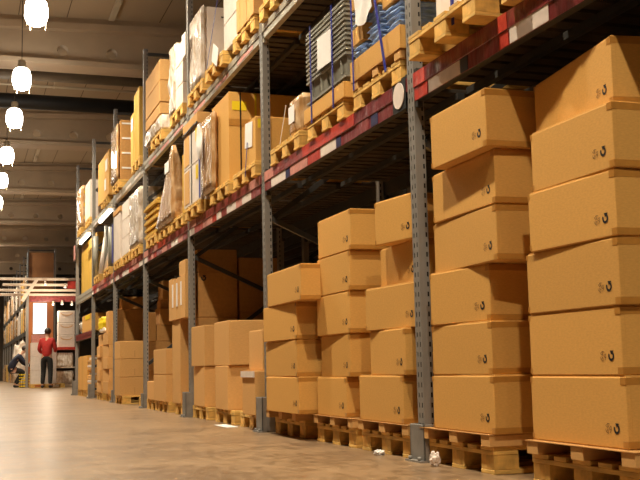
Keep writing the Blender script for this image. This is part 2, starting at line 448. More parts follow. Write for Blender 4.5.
# strip lights under the upper beam at the far end
for (y0, y1, w) in ((16.0, 17.3, 'nearer one'), (18.9, 20.3, 'farther one')):
    t = thing('strip_light', 'glowing strip light under the upper beam at the far end, '+w, 'light', (XF-.045, y0, B2-.10), group='strip lights under the upper beam')
    MB().box(-.03, .03, 0, y1-y0, .045, .075).build('housing', M['conduit'], t)
    MB().cyl((0, .02, .015), (0, y1-y0-.02, .015), .03, 12).build('tube', M['tube_glow'], t)
    MB().box(-.01, .05, .1, .12, .075, .10).box(-.01, .05, y1-y0-.12, y1-y0-.1, .075, .10).build('bracket', M['steel'], t)

# second rack standing back to back behind the first
rackb = thing('pallet_rack', 'shadowed rear pallet rack standing back to back behind the long rack', 'rack', (XF+1.22, PY(-1), 0))
for k in range(-1, 7): frame(rackb, PY(k), 4.6, near=False)
for k in range(-1, 6):
    for (a, c_) in ((B1, T1), (B2, T2)):
        beam(rackb, PY(k)+.1, PY(k+1), a, c_, M['steel_dark'], near=False); beam(rackb, PY(k)+.1, PY(k+1), a, c_, M['steel_dark'], x=D-.02, near=False)
        deck(rackb, PY(k)+.1, PY(k+1), c_)

# post guards
gl = ['nearest', 'second', 'third', 'fourth', 'fifth', 'sixth', 'seventh']
gh = [.182, .256, .247, .183, .184, .247, .282]
def guard(h, label):
    t = thing('post_guard', label, 'post guard', group='post guards bolted to the floor')
    w = MB()
    w.box(0, .008, 0, .17, 0, h, bev=.002).box(0, .10, 0, .008, 0, h, bev=.002).box(0, .10, .162, .17, 0, h, bev=.002)
    w.build('plate', M['guard'], t)
    MB().box(-.028, .01, -.008, .175, 0, .009).build('base_flange', M['guard'], t)
    for y in (.03, .14): MB().cyl((-.014, y, .009), (-.014, y, .026), .010, 6).build('bolt', M['steel'], t)
    return t
for k in range(7):
    g = guard(gh[k], '%s grey steel post guard on the floor, counting from the right' % gl[k]) if k != 0 else guard(gh[k], 'nearest grey steel post guard on the floor, with scuffed corner')
    g.location = (XF-(.022 if k in (0, 3, 4) else .055), PY(k)-.035, 0)

# ---------------------------------------------------------------- pallets
PH = .118
def make_pallet():
    t = thing('wooden_pallet', 'x', 'pallet', group='wooden pallets')
    W, Dp = .70, 1.0
    w = MB()
    for i, bw in enumerate((.12, .085, .12, .085, .12)):
        c = [.06, .2025, .35, .4975, .64][i]
        w.box(0, Dp, c-bw/2, c+bw/2, .1, .118, bev=.002)
    w.build('deck_boards', M['wood'], t)
    w = MB()
    for x in (0, .44, .88): w.box(x, x+.12, 0, W, .082, .0995, bev=.0015)
    w.build('cross_boards', M['wood'], t)
    bl = None
    for x in (.003, .44, .877):
        for y in (.002, .29, .578):
            if bl is None: bl = MB().box(0, .12, 0, .12, .0185, .0815, bev=.002).build('block', M['wood_end'], t); o = bl
            else: o = bl.copy(); C.objects.link(o); o.parent = t
            o.location = (x, y, 0)
    w = MB()
    for y in (0, .29, .58): w.box(0, Dp, y, y+.12, 0, .018, bev=.0015)
    w.build('bottom_boards', M['wood'], t)
    return t
_pal = None
def pallet(label, x, y, z, rz=0, group=None):
    global _pal
    if _pal is None: _pal = make_pallet(); p = _pal; p.location = (x, y, z); p.rotation_euler = (0, 0, rz); p['label'] = label; CH[p.name] = list(p.children)
    else: p = dup(_pal, (x, y, z), rz, label)
    if group: p['group'] = group
    return p
def make_slip():
    t = thing('cardboard_pallet', 'x', 'pallet', group='light fibre pallets under carton stacks')
    MB().box(0, .9, 0, .72, .0495, .0525).build('sheet', M['card_dark'], t)
    f = None
    for y in (.005, .32, .635):
        if f is None: f = MB().box(.005, .89, 0, .08, 0, .049, bev=.002).build('runner', M['card_tan'], t); o = f
        else: o = f.copy(); C.objects.link(o); o.parent = t
        o.location = (0, y, 0)
    return t
_slip = None
def slip(label, x, y, z):
    global _slip
    if _slip is None: _slip = make_slip(); p = _slip; p.location = (x, y, z); p['label'] = label; CH[p.name] = list(p.children)
    else: p = dup(_slip, (x, y, z), 0, label)
    return p

# ---------------------------------------------------------------- cartons
def ringpts(c, r, a0, a1, n): return [(c[0]+r*math.cos(a0+(a1-a0)*i/n), c[1]+r*math.sin(a0+(a1-a0)*i/n)) for i in range(n+1)]
def marks_mesh(parent, yo, zo, s, face='x', x0=-.0011, only=None):
    # (u,v) = right, up as read from outside the face
    P = (lambda u, v: (x0, -u, v)) if face == 'x' else (lambda u, v: (u, x0, v))
    O = (lambda o: setattr(o, 'location', (0, yo, zo) if face == 'x' else (yo, 0, zo)))
    w = MB()
    def band(c, r0, r1, a0, a1, n):
        A = ringpts(c, r0, a0, a1, n); B_ = ringpts(c, r1, a0, a1, n)
        for i in range(n): w.poly([P(*A[i]), P(*B_[i]), P(*B_[i+1]), P(*A[i+1])])
    # solid circling arrow
    c = (0, 0)
    band(c, .28*s, .56*s, math.radians(150), math.radians(415), 22)
    w.poly([P(.02*s, .12*s), P(.52*s, .60*s), P(-.22*s, .62*s)])
    O(w.build('circling_arrow_print', M['ink'], parent))
    if only: return
    w = MB(); c = (-1.55*s, 0)
    for k in range(3):
        a = math.radians(90+120*k)
        band(c, .50*s, .56*s, a-.45, a+.45, 5); band(c, .22*s, .27*s, a-.5, a+.5, 4)
        m = (c[0]+.38*s*math.cos(a+.62), .38*s*math.sin(a+.62))
        d = .26*s
        for i in range(3):
            q0 = (m[0]+d*math.cos(a+1.57+2.09*i), m[1]+d*math.sin(a+1.57+2.09*i)); q1 = (m[0]+d*math.cos(a+1.57+2.09*(i+1)), m[1]+d*math.sin(a+1.57+2.09*(i+1)))
            dx, dy = q1[0]-q0[0], q1[1]-q0[1]; l = math.hypot(dx, dy); nx, ny = -dy/l*.028*s, dx/l*.028*s
            w.poly([P(q0[0]-nx, q0[1]-ny), P(q1[0]-nx, q1[1]-ny), P(q1[0]+nx, q1[1]+ny), P(q0[0]+nx, q0[1]+ny)])
    O(w.build('recycling_print', M['ink_red'], parent))

def carton(label, near, far, z0, z1, depth=.55, m='card', tape=True, marks=True, group=None, cat='box', name='carton', seam=False, bev=.004):
    (xn, yn), (xf, yf) = near, far
    w_ = math.hypot(xf-xn, yf-yn); rz = math.atan2(-(xf-xn), yf-yn); h = z1-z0
    t = thing(name, label, cat, (xn, yn, z0), rz, group)
    w = MB()
    w.box(0, depth, 0, w_, .0004, h-.0060, bev=bev, seg=2)
    w.box(.006, depth/2-.0015, .006, w_-.006, h-.0065, h-.0004, bev=.0008)      # top flaps with the seam between them
    w.box(depth/2+.0015, depth-.006, .006, w_-.006, h-.0065, h-.0004, bev=.0008)
    w.box(.018, depth-.018, -.0006, .001, .006, h-.010)                          # end panel proud of the glue flap
    if seam: w.box(-.0006, .001, w_/2-.0015, w_/2+.0015, .002, h*.5)
    w.build('body', M[m], t)
    if tape:
        for (a, c_) in ((h-.032, h-.007), (.004, .028)):
            w = MB()
            w.box(-.0012, depth*.97, -.0013, -.0004, a, c_)
            w.box(-.0013, -.0003, -.0012, .030, a, c_)
            w.build('packing_tape', M['tape'], t)
            w = MB()
            w.box(-.0013, -.0003, w_-.012, w_+.0012, a+.004, c_)
            w.box(-.0012, depth*.97, w_+.0004, w_+.0013, a, c_)
            w.build('packing_tape', M['tape'], t)
    if marks: marks_mesh(t, .065, .068, .032)
    return t

def label_on(t, name, m, y0, y1, z0, z1, face='x', x=-.003, th=.0015, tilt=0):
    w = MB()
    R = Matrix.Identity(4)
    if face == 'x':
        cy, cz = (y0+y1)/2, (z0+z1)/2
        R = Matrix.Translation((0, cy, cz)) @ Matrix.Rotation(tilt, 4, 'X') @ Matrix.Translation((0, -cy, -cz))
        w.box(x-th, x, y0, y1, z0, z1, M4=R)
    else: w.box(y0, y1, x-th, x, z0, z1)
    return w.build(name, m, t)

def wrapload(label, x, y0, y1, z0, z1, depth=.8, m='wrap', amp=.018, taper=0, group='film-wrapped loads', lean=0, name='wrapped_load', cat='load', topx=None):
    t = thing(name, label, cat, (x, y0, z0), 0, group)
    W, H = y1-y0, z1-z0
    bm = bmesh.new(); bmesh.ops.create_cube(bm, size=1)
    bmesh.ops.transform(bm, matrix=Matrix.Translation((depth/2, W/2, H/2)) @ Matrix.Diagonal((depth, W, H, 1)), verts=bm.verts)
    bmesh.ops.bevel(bm, geom=bm.edges[:], offset=.02, segments=2, affect='EDGES')
    bmesh.ops.subdivide_edges(bm, edges=[e for e in bm.edges if e.calc_length() > .1], cuts=9, use_grid_fill=True)
    rs = random.Random(label)
    ph = [rs.uniform(0, 6) for _ in range(6)]
    for v_ in bm.verts:
        p = v_.co.copy(); f = p.z/H
        d = math.sin(p.y*23+ph[0]+p.z*9)*.4+math.sin(p.z*31+ph[1]+p.x*7)*.4+math.sin(p.x*27+p.y*17+p.z*19+ph[2])*.5
        n = Vector((p.x-depth/2, p.y-W/2, 0)); n.normalize() if n.length else None
        k = min(1, f*8)*min(1, (1-f)*6+.2)
        v_.co += n*d*amp*k
        if taper:
            v_.co.x = v_.co.x*(1-taper*f*.9); v_.co.y = v_.co.y*(1-taper*f)+lean*f
    w = MB(); w.bm.free(); w.bm = bm
    w.build('wrapped_body', M[m], t, smooth=True)
    return t

# ================================================================ FLOOR LEVEL
G1 = 'marked brown cartons in the nearest stacks'
def stack(rows, zs, where, depth=.55, **kw):
    n = len(rows)
    for i, ((n_, f_), z0, z1) in enumerate(zip(rows, zs, zs[1:])):
        o = 'topmost' if i == n-1 else ORD[i]
        carton('brown marked carton, %s in the stack %s' % (o, where), n_, f_, z0, z1, depth, group=G1, **kw)
Z0 = PH+.053
S1 = [((2.160, 3.086), (2.160, 3.721)), ((2.164, 3.101), (2.164, 3.721)), ((2.160, 3.086), (2.160, 3.712)), ((2.160, 3.084), (2.148, 3.658)), ((2.160, 3.077), (2.160, 3.637)), ((2.205, 3.126), (2.300, 3.825))]
S2 = [((2.160, 4.034), (2.160, 4.650)), ((2.170, 4.055), (2.160, 4.639)), ((2.190, 4.089), (2.150, 4.622)), ((2.160, 3.952), (2.190, 4.641)), ((2.160, 3.948), (2.180, 4.616)), ((2.110, 3.914), (2.110, 4.470))]
S3 = [((2.160, 5.014), (2.160, 5.646)), ((2.160, 4.968), (2.180, 5.509)), ((2.200, 4.890), (2.160, 5.516)), ((2.225, 4.930), (2.240, 5.469)), ((2.200, 4.892), (2.140, 5.288))]
S3b = [((2.160, 5.864), (2.160, 6.400)), ((2.160, 5.786), (2.190, 6.392)), ((2.160, 5.768), (2.160, 6.376)), ((2.160, 5.751), (2.160, 6.349)), ((2.160, 5.725), (2.160, 6.323))]
S4 = [((2.060, 6.475), (2.060, 7.240)), ((2.060, 6.505), (2.070, 7.273)), ((2.060, 6.500), (2.050, 7.257)), ((2.030, 6.300), (2.050, 7.140))]
stack(S1, [Z0, .424, .668, .911, 1.152, 1.394, 1.652], 'at the right edge')
stack(S2, [Z0, .425, .661, .914, 1.160, 1.400, 1.658], 'just right of the nearest post')
stack(S3, [Z0, .422, .668, .905, 1.128, 1.368], 'just left of the nearest post')
stack(S3b, [Z0, .411, .668, .920, 1.160, 1.405], 'midway between the first two posts')
stack(S4, [Z0, .413, .656, .900, 1.133], 'just right of the second post', depth=.6)
for (x, y, w) in ((2.15, 3.02, 'at the right edge'), (2.165, 4.07, 'just right of the nearest post'), (2.17, 4.95, 'just left of the nearest post'), (2.17, 5.75, 'midway between the first two posts'), (2.175, 6.72, 'just right of the second post')):
    pallet('wooden pallet on the floor under the marked cartons '+w, x, y, 0)
    slip('light fibre pallet under the marked cartons '+w, x-.03 if w != 'just right of the second post' else 2.10, y-.02, PH)

# bay beyond the second post
GT = 'plain tan cartons on the floor level'
def plain(lab, near, far, z0, z1, d=.5, m='card_tan', g=GT, **kw):
    return carton(lab, near, far, z0, z1, d, m=m, tape=False, marks=False, group=g, **kw)
plain('lower plain tan carton right beside the third post', (2.16, 9.72), (2.17, 10.24), PH, .50, .5)
plain('upper plain tan carton right beside the third post, top of two', (2.16, 9.70), (2.14, 10.20), .50, .886, .5)
plain('lower plain tan carton under the biggest plain box left of the second post', (2.15, 8.77), (2.16, 9.27), PH, .50, .62)
plain('biggest plain tan carton, upper one of its pair left of the second post', (2.16, 8.74), (2.16, 9.30), .50, .887, .72)
plain('lower narrow carton with pale open top, just left of the second post', (2.10, 7.70), (2.10, 8.08), PH, .455, .5)
tl = named('lower narrow carton with pale open top')
MB().box(-.012, -.0015, .0, .38, .285, .332, M4=Matrix.Rotation(.0, 4, 'Y')).build('pale_flap', M['white_box'], tl)
plain('upper narrow carton with centre slit, just left of the second post', (2.17, 7.72), (2.17, 8.12), .455, .768, .5, seam=True)
for (y, w) in ((9.60, 'right beside the third post'), (8.62, 'under the biggest plain carton'), (7.73, 'under the two narrow cartons left of the second post')):
    pallet('wooden pallet on the floor '+w, 2.17, y, 0)

# bay between third and fourth posts
pallet('wooden pallet on the floor just left of the third post', 2.17, 10.50, 0)
pallet('wooden pallet under the two short cartons in the third bay', 2.17, 11.58, 0)
pallet('wooden pallet just right of the fourth post under a small low carton', 2.17, 12.33, 0)
plain('tall narrow tan carton standing just left of the third post', (2.16, 10.86), (2.16, 11.30), PH, 1.0, .5)
def bundle(lab, x, y0, y1, z0, z1, n, d, m='card_tan', g=None):
    t = thing('flattened_carton_bundle', lab, 'cardboard', (x, y0, z0), 0, g)
    W = (y1-y0)/n
    for i in range(n):
        MB().box(.004*(i % 2), d, i*W+.002, (i+1)*W-.002, 0, (z1-z0)-.012*(i % 3), bev=.002).build('flattened_sheet', M[m], t)
        if i < n-1 and n == 4: MB().box(-.004, .003, (i+.75)*W, (i+1)*W+.004, (z1-z0)*.3, (z1-z0)*.85).build('white_tape_strip', M['paper'], t)
    return t
bundle('upright bundle of flattened cartons with white strips, on a tall carton', 2.14, 10.50, 11.40, 1.0, 1.45, 4, .11)
plain('small tan carton on top of the upright bundle beside the third post', (2.15, 10.52), (2.15, 10.85), 1.45, 1.60, .10)
plain('upper of two short cartons standing in the third bay', (2.15, 11.62), (2.15, 12.42), .42, .71, .5)
plain('lower of two short cartons standing in the third bay', (2.15, 11.62), (2.15, 12.42), PH, .42, .5)
plain('small low pink-tan carton right beside the fourth post', (2.16, 12.46), (2.16, 12.94), PH, .34, .4)
GB = 'shadowed brown cartons seen behind the third post'
zz = [PH, .5, .9, 1.0, 1.46, 1.70]
for i in range(5):
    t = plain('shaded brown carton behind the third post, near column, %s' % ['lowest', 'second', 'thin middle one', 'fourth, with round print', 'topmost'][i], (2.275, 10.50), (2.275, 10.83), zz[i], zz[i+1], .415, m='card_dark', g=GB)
    if i == 3: marks_mesh(t, .06, .40, .05, face='y', only=True)
zz = [PH, .45, .75, 1.05, 1.35, 1.62]
for i in range(5):
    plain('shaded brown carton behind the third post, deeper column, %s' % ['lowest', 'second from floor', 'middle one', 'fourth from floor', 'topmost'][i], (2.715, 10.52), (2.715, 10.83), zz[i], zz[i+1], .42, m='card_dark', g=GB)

# bay between fourth and fifth posts
pallet('wooden pallet under the three-high stack right of the fifth post', 2.14, 14.92, 0)
zz = [PH, .38, .635, .89]
for i in range(3):
    t = plain('square tan carton right of the fifth post, %s of three stacked' % ['bottom', 'middle', 'top'][i], (2.11, 14.95), (2.11, 15.50), zz[i], zz[i+1], .42, g='three square tan cartons stacked right of the fifth post')
    MB().box(.2085, .2115, -.0025, -.0008, .01 if i == 0 else .02, (zz[i+1]-zz[i])*.45).build('centre_slit', M['ink_red'], t)
pallet('wooden pallet in shade just left of the fourth post', 2.24, 13.38, 0)
GC = 'shadowed brown cartons seen behind the fourth post'
for (lab, x, d, a, c_) in (('low wide one', 2.26, .6, PH, .48), ('second wide one', 2.26, .6, .48, .84), ('third row, wide', 2.36, .6, .84, 1.045), ('small lit one on the third row', 2.26, .09, .84, 1.21),
        ('fourth row left', 2.40, .19, 1.045, 1.265), ('fourth row right, taller', 2.60, .4, 1.045, 1.37), ('topmost, close under the shelf', 2.44, .45, 1.37, 1.62)):
    plain('shaded brown carton behind the fourth post, '+lab, (x, 13.40), (x, 13.75), a, c_, d, m='card_dark' if 'lit' not in lab else 'card_tan', g=GC)  # shade put into the colour: darker board on shaded cartons, lighter on lit
plain('small brown carton on the short fourth-row box behind the fourth post', (2.42, 13.45), (2.42, 13.7), 1.265, 1.37, .16, m='card_dark', g=GC)

# bay between fifth and sixth posts
for y, w in ((16.12, 'right half'), (17.30, 'left half')):
    pallet('wooden pallet left of the fifth post, '+w+' of the small-carton stacks', 2.16, y, 0)
GD = 'small tan cartons stacked left of the fifth post'
zz = [PH, .31, .50, .69, .88, 1.07]
for i in range(5):
    j = [0, .02, -.01, .015, 0][i]
    plain('small tan carton left of the fifth post, right column, %s' % ['bottom one', 'second from floor', 'middle one', 'fourth from floor', 'top one'][i], (2.14+j, 16.46), (2.14, 17.10), zz[i], zz[i+1], .45, g=GD)
    if i < 4: plain('small tan carton beside the sixth post, left column, %s' % ['bottom one', 'second from floor', 'third from floor', 'top one'][i], (2.14-j, 17.35), (2.16, 18.05), zz[i], zz[i+1], .45, g=GD)
plain('narrow upright tan carton on the small-carton stack left of the fifth post', (2.15, 16.47), (2.15, 16.78), 1.07, 1.40, .3)
plain('small tan carton on the left small-carton column below the yellow bag', (2.17, 17.36), (2.17, 17.9), .88, 1.07, .4, g=GD)
GE = 'large shaded cartons seen behind the fifth post'
zz = [PH, .52, .92, 1.21, 1.41]
for i in range(4):
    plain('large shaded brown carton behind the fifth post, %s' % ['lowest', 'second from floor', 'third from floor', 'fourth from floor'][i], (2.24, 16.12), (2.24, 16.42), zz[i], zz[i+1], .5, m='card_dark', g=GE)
plain('tan carton with a black sack on it, behind the fifth post', (2.31, 16.13), (2.31, 16.42), 1.41, 1.60, .4, m='card_dark', g=GE)
def sack(lab, x, y, z, lx, ly, lz, m, cat='bag', name='plastic_sack', seed=1):
    t = thing(name, lab, cat, (x, y, z))
    bm = bmesh.new(); bmesh.ops.create_icosphere(bm, subdivisions=4, radius=1)
    rs = random.Random(seed); a, b_, c_ = (rs.uniform(0, 6) for _ in range(3))
    for v_ in bm.verts:
        p = v_.co.copy()
        p = Vector([math.copysign(abs(q)**.7, q) for q in p])
        r = 1+.06*math.sin(7*p.x+a)+.05*math.sin(9*p.y+b_+3*p.z)+.05*math.sin(11*p.z+c_+4*p.x)
        v_.co = Vector((p.x*lx/2*r+lx/2, p.y*ly/2*r+ly/2, max(0, (p.z*r+1)*lz/2)))
    w = MB(); w.bm.free(); w.bm = bm; w.build('sack_body', M[m], t, smooth=True)
    return t
sack('black plastic sack lying under the shelf behind the fifth post', 2.30, 16.14, 1.60, .42, .3, .13, 'strap_black', seed=4)
bag = sack('yellow and white plastic bag on the small cartons near the sixth post', 2.13, 16.84, 1.072, .35, 1.0, .30, 'yellow', seed=7)
bag.name = 'plastic_bag'
w = MB(); w.box(-.006, .10, .12, .62, .02, .10, bev=.02).build('white_print_band', M['paper'], bag)

# last bay before the cross aisle
carton('brown carton with a yellow label on the low shelf of the last bay', (2.17, 18.98), (2.17, 20.45), 1.195, 1.51, .6, m='card', tape=False, marks=False)
lt = [o for o in C.objects if o.get('label', '').startswith('brown carton with a yellow label on the low')][0]
label_on(lt, 'yellow_label', M['yellow'], .15, .95, .22, .30)
sack('small pale bag at the far end of the low shelf in the last bay', 2.18, 20.55, 1.195, .4, .7, .28, 'wrap', seed=9)
pallet('wooden pallet under upright boards in the last bay', 2.17, 19.55, 0)
pallet('wooden pallet at the rack end under flat pieces', 2.17, 20.5, 0)
bundle('upright brown boards standing on a pallet in the last bay', 2.16, 19.55, 21.05, PH, .76, 9, .5, m='card')
t = thing('flat_carton_pile', 'ragged pile of flat light pieces right of the upright boards', 'cardboard', (2.18, 18.95, 0))
for i in range(16):
    q = random.uniform(-.03, .03)
    MB().box(q, .45+q, .0+abs(q), .5, i*.045, i*.045+.038, bev=.004).build('flat_piece', M['card_tan' if i % 3 else 'white_box'], t)
for i, (y0, y1) in enumerate(((18.92, 20.2), (20.22, 21.5))):
    plain('tall golden brown carton on the first shelf of the last bay, %s' % ['nearer of two', 'farther of two'][i], (2.26, y0), (2.26, y1), T1, 2.97, .8, m='card_gold', g='tall golden cartons in the last bay')

# goods standing in the rear rack, dimly seen through the bays
rs = random.Random(5)
names = ['through the nearest bay', 'right of second post', 'in line with second bay', 'in line with third bay', 'in line with fourth bay', 'in line with fifth bay']
for k in range(0, 6):
    for j in range(2):
        y = PY(k)+.2+j*1.3; z = PH
        pallet('shaded wooden pallet in the rear rack, %s, %s' % (names[k], ['nearer', 'farther'][j]), 3.45, y, 0)
        h = 0
        for i in range(rs.choice([2, 3, 3])):
            hh = rs.uniform(.3, .42)
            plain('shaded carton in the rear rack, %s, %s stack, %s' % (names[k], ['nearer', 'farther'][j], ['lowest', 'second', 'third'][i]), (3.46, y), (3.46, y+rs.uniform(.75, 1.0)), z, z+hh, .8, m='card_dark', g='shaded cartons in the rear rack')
            z += hh

# ================================================================ FIRST SHELF (loads on the red beams)
GP = 'wooden pallets on the first shelf'
def p1(lab, x, y, z=T1): return pallet(lab, x, y, z, group=GP)
p1('pallet overhanging the red beam right of the nearest post, under white carton', 2.05, 3.86)
p1('pallet on the red beam at the top edge, right of the overhanging one', 2.10, 3.02)
plain('white carton held by a dark blue strap, top edge right of nearest post', (2.09, 3.90), (2.09, 4.32), T1+PH, 2.95, .8, m='white_box', g='white cartons on the upper shelves')
MB().box(2.083, 2.088, 4.13, 4.155, T1+.05, 2.95).build('load_strap', M['strap_blue'])
tag(bpy.data.objects['load_strap'], 'dark blue strap over the white carton at the top edge', 'strap')
carton('brown carton on the first shelf at the top right corner', (2.12, 3.05), (2.12, 3.68), T1+PH, 2.5, .7, marks=False)

# blue sacking load
p1('pallet under the blue folded sacking, left of the nearest post', 2.15, 4.90)
slip('fibre pallet between pallet and tray of the blue sacking load', 2.14, 4.88, T1+PH)
zt = T1+PH+.052
tray = thing('cardboard_tray', 'long brown cardboard tray under the blue folded sacking', 'tray', (2.14, 4.87, zt))
w = MB(); w.box(0, .75, 0, .74, 0, .008).box(0, .008, 0, .74, .008, .125, bev=.002).box(.742, .75, 0, .74, .008, .125).box(.009, .741, 0, .008, .008, .125).box(.009, .741, .732, .74, .008, .125)
w.build('tray_body', M['card'], tray)
def folded(lab, x, y0, y1, z, h, d):
    t = thing('folded_sack', lab, 'sacking', (x, y0, z), 0, 'folded blue sacks piled on a tray')
    bm = bmesh.new(); bmesh.ops.create_cube(bm, size=1)
    W = y1-y0
    bmesh.ops.transform(bm, matrix=Matrix.Translation((d/2, W/2, h/2)) @ Matrix.Diagonal((d, W, h, 1)), verts=bm.verts)
    bmesh.ops.bevel(bm, geom=[e for e in bm.edges if abs(e.verts[0].co.z-e.verts[1].co.z) < 1e-4], offset=h*.44, segments=3, affect='EDGES')
    bmesh.ops.subdivide_edges(bm, edges=[e for e in bm.edges if e.calc_length() > .08], cuts=5, use_grid_fill=True)
    rs_ = random.Random(lab); a, c_ = rs_.uniform(0, 6), rs_.uniform(0, 6)
    for v_ in bm.verts:
        p = v_.co
        v_.co = Vector((p.x+.005*math.sin(p.y*22+a), p.y+.004*math.sin(p.x*18+c_), p.z+.003*math.sin(p.y*26+c_)*math.sin(p.x*15+a)*(1 if p.z > h/2 else 0)))
    w = MB(); w.bm.free(); w.bm = bm; w.build('folded_cloth', M['blue_cloth'], t, smooth=True)
zz = zt+.009
cols = [('far', 5.415, 5.585), ('middle', 5.165, 5.345), ('near', 4.890, 5.095)]
OW = ['lowest', 'second', 'third', 'fourth', 'fifth', 'sixth', 'seventh', 'eighth', 'ninth', 'tenth', 'eleventh', 'twelfth', 'thirteenth']
for cn, y0, y1 in cols:
    z = zz; n = {'far': 6, 'middle': 10, 'near': 8}[cn]
    for i in range(n):
        folded('blue folded sack in the %s column on the tray, %s from below' % (cn, OW[i]), 2.155+random.uniform(-.006, .006), y0, y1, z, .034, .70); z += .0335
    if cn == 'far':
        plain('brown cardboard layer between two blue sack piles, far column', (2.15, y0), (2.15, y1), z+.004, z+.11, .7, m='card', g='cardboard layers in the blue sacking load'); z += .114
        for i in range(3):
            folded('blue folded sack above the cardboard layer in the far column, %s from below' % OW[i], 2.155, y0, y1, z, .036, .70); z += .0355
        plain('brown cardboard layer topping the far blue sack column', (2.15, y0), (2.15, y1), z+.003, z+.16, .7, m='card', g='cardboard layers in the blue sacking load')
    if cn == 'middle':
        plain('brown cardboard layer topping the middle blue sack column', (2.15, y0), (2.15, y1), z+.003, z+.12, .68, m='card', g='cardboard layers in the blue sacking load')
    if cn == 'near':
        plain('brown cardboard layer topping the near blue sack column', (2.145, y0-.01), (2.145, y1+.01), z+.003, z+.11, .7, m='card', g='cardboard layers in the blue sacking load'); z += .113
        for i in range(4):
            folded('blue folded sack above the cardboard in the near column, %s from below' % OW[i], 2.155, y0, y1, z, .036, .68); z += .0355
t = thing('paper_sheet', 'creased white paper sheet hanging on the blue sacking load', 'paper', (2.125, 5.20, 2.40))
w = MB(); n = 8
P_ = [[(-.006*math.sin(i*1.3+j)-.004, -.03*(j/n)+.27*(i/n), .06+.34*(j/n)-.06*math.sin(i/n*3)) for j in range(n+1)] for i in range(n+1)]
vv = [[w.bm.verts.new(p) for p in r] for r in P_]; vb = [[w.bm.verts.new((p[0]+.0015, p[1], p[2])) for p in r] for r in P_]
for i in range(n):
    for j in range(n):
        w.bm.faces.new((vv[i][j], vv[i+1][j], vv[i+1][j+1], vv[i][j+1])); w.bm.faces.new((vb[i][j], vb[i][j+1], vb[i+1][j+1], vb[i+1][j]))
w.build('sheet', M['paper'], t, smooth=True)
def strap(lab, x, y, z0, z1, m='strap_blue', w_=.018, yt=None, name='load_strap'):
    yt = y if yt is None else yt
    b_ = MB(); b_.bar((0, 0, 0), (0, yt-y, z1-z0), .003, w_)
    return tag(b_.build(name, M[m], None, (x, y, z0)), lab, 'strap', 'straps around loads')
strap('blue strap over the far column of the blue sacking load', 2.118, 5.50, T1+.10, 2.80, yt=5.52)
strap('blue strap over the near column of the blue sacking load', 2.118, 5.02, T1+.08, 2.80, w_=.024, yt=5.24)

# grey nesting crates
p1('pallet under the grey nested crates on the red beam', 2.14, 5.74)
ct = thing('cardboard_tray', 'brown cardboard tray under the grey nested crates', 'tray', (2.13, 5.70, T1+PH))
w = MB(); w.box(0, .75, 0, .77, 0, .006).box(0, .008, 0, .77, .006, .095, bev=.002).box(.742, .75, 0, .77, .006, .095).box(.009, .741, 0, .008, .006, .095).box(.009, .741, .762, .77, .006, .095)
w.build('tray_body', M['card'], ct)
def crate():
    t = thing('nesting_crate', 'x', 'crate', group='grey nesting crates in two columns')
    d, W, h = .60, .375, .135
    w = MB()
    # tapered hollow body
    def ring(x0, x1, y0, y1, z): return [w.bm.verts.new(p) for p in ((x0, y0, z), (x1, y0, z), (x1, y1, z), (x0, y1, z))]
    o0 = ring(.03, d-.03, .03, W-.03, 0); o1 = ring(.012, d-.012, .012, W-.012, h); i1 = ring(.018, d-.018, .018, W-.018, h); i0 = ring(.036, d-.036, .036, W-.036, .006)
    for a, c_ in ((o0, o1), (o1, i1), (i1, i0)):
        for k in range(4): w.bm.faces.new((a[k], a[(k+1) % 4], c_[(k+1) % 4], c_[k]))
    w.bm.faces.new(o0[::-1]); w.bm.faces.new(i0)
    for k in range(2):
        y = .10+k*.17; w.box(.008, .02, y, y+.006, .02, h-.012)
    w.build('crate_body', M['crate'], t)
    w = MB(); w.box(0, .014, 0, W, h-.014, h).box(d-.014, d, 0, W, h-.014, h).box(.014, d-.014, 0, .014, h-.014, h).box(.014, d-.014, W-.014, W, h-.014, h)
    w.build('rim', M['crate'], t)
    return t
c0 = None
for ci, y0 in enumerate((6.087, 5.711)):
    z = T1+PH+.007
    for i in range(13):
        lab = 'grey plastic crate in the %s nested column, %s from below' % (['far', 'near'][ci], OW[i])
        if c0 is None: c0 = crate(); o = c0; o.location = (2.15, y0, z); o['label'] = lab; CH[o.name] = list(o.children)
        else: o = dup(c0, (2.15+random.uniform(-.003, .003), y0, z), 0, lab)
        z += .14 if i == 0 else .0305
t = thing('paper_sheet', 'large white paper sheet on the front of the grey crates', 'paper', (2.138, 5.94, 2.36))
MB().box(0, .002, 0, .26, 0, .21, M4=Matrix.Rotation(.04, 4, 'X')).build('sheet', M['paper'], t)
strap('blue strap over the far column of grey crates', 2.126, 6.30, T1+.09, 2.70)
strap('blue strap over the near column of grey crates', 2.126, 5.88, T1+.09, 2.70)

# wrapped box left of the crates
p1('pallet beside the second post under a film-wrapped box', 2.14, 6.62)
wl = wrapload('film-wrapped brown box with white label, left of the grey crates', 2.17, 6.65, 6.93, T1+PH, 2.355, .5, m='wrap_tan', amp=.008)
label_on(wl, 'white_label', M['paper'], .12, .25, .10, .22, x=-.012)
plain('shaded brown carton deep on the first shelf beside the second post', (2.5, 6.66), (2.5, 7.3), T1+PH, 2.42, .5, m='card_dark', g='upper shelf cartons')
strap('thin white strap slanting beside the film-wrapped box', 2.155, 7.12, T1+.12, 2.33, m='strap_white', w_=.008, yt=6.95)

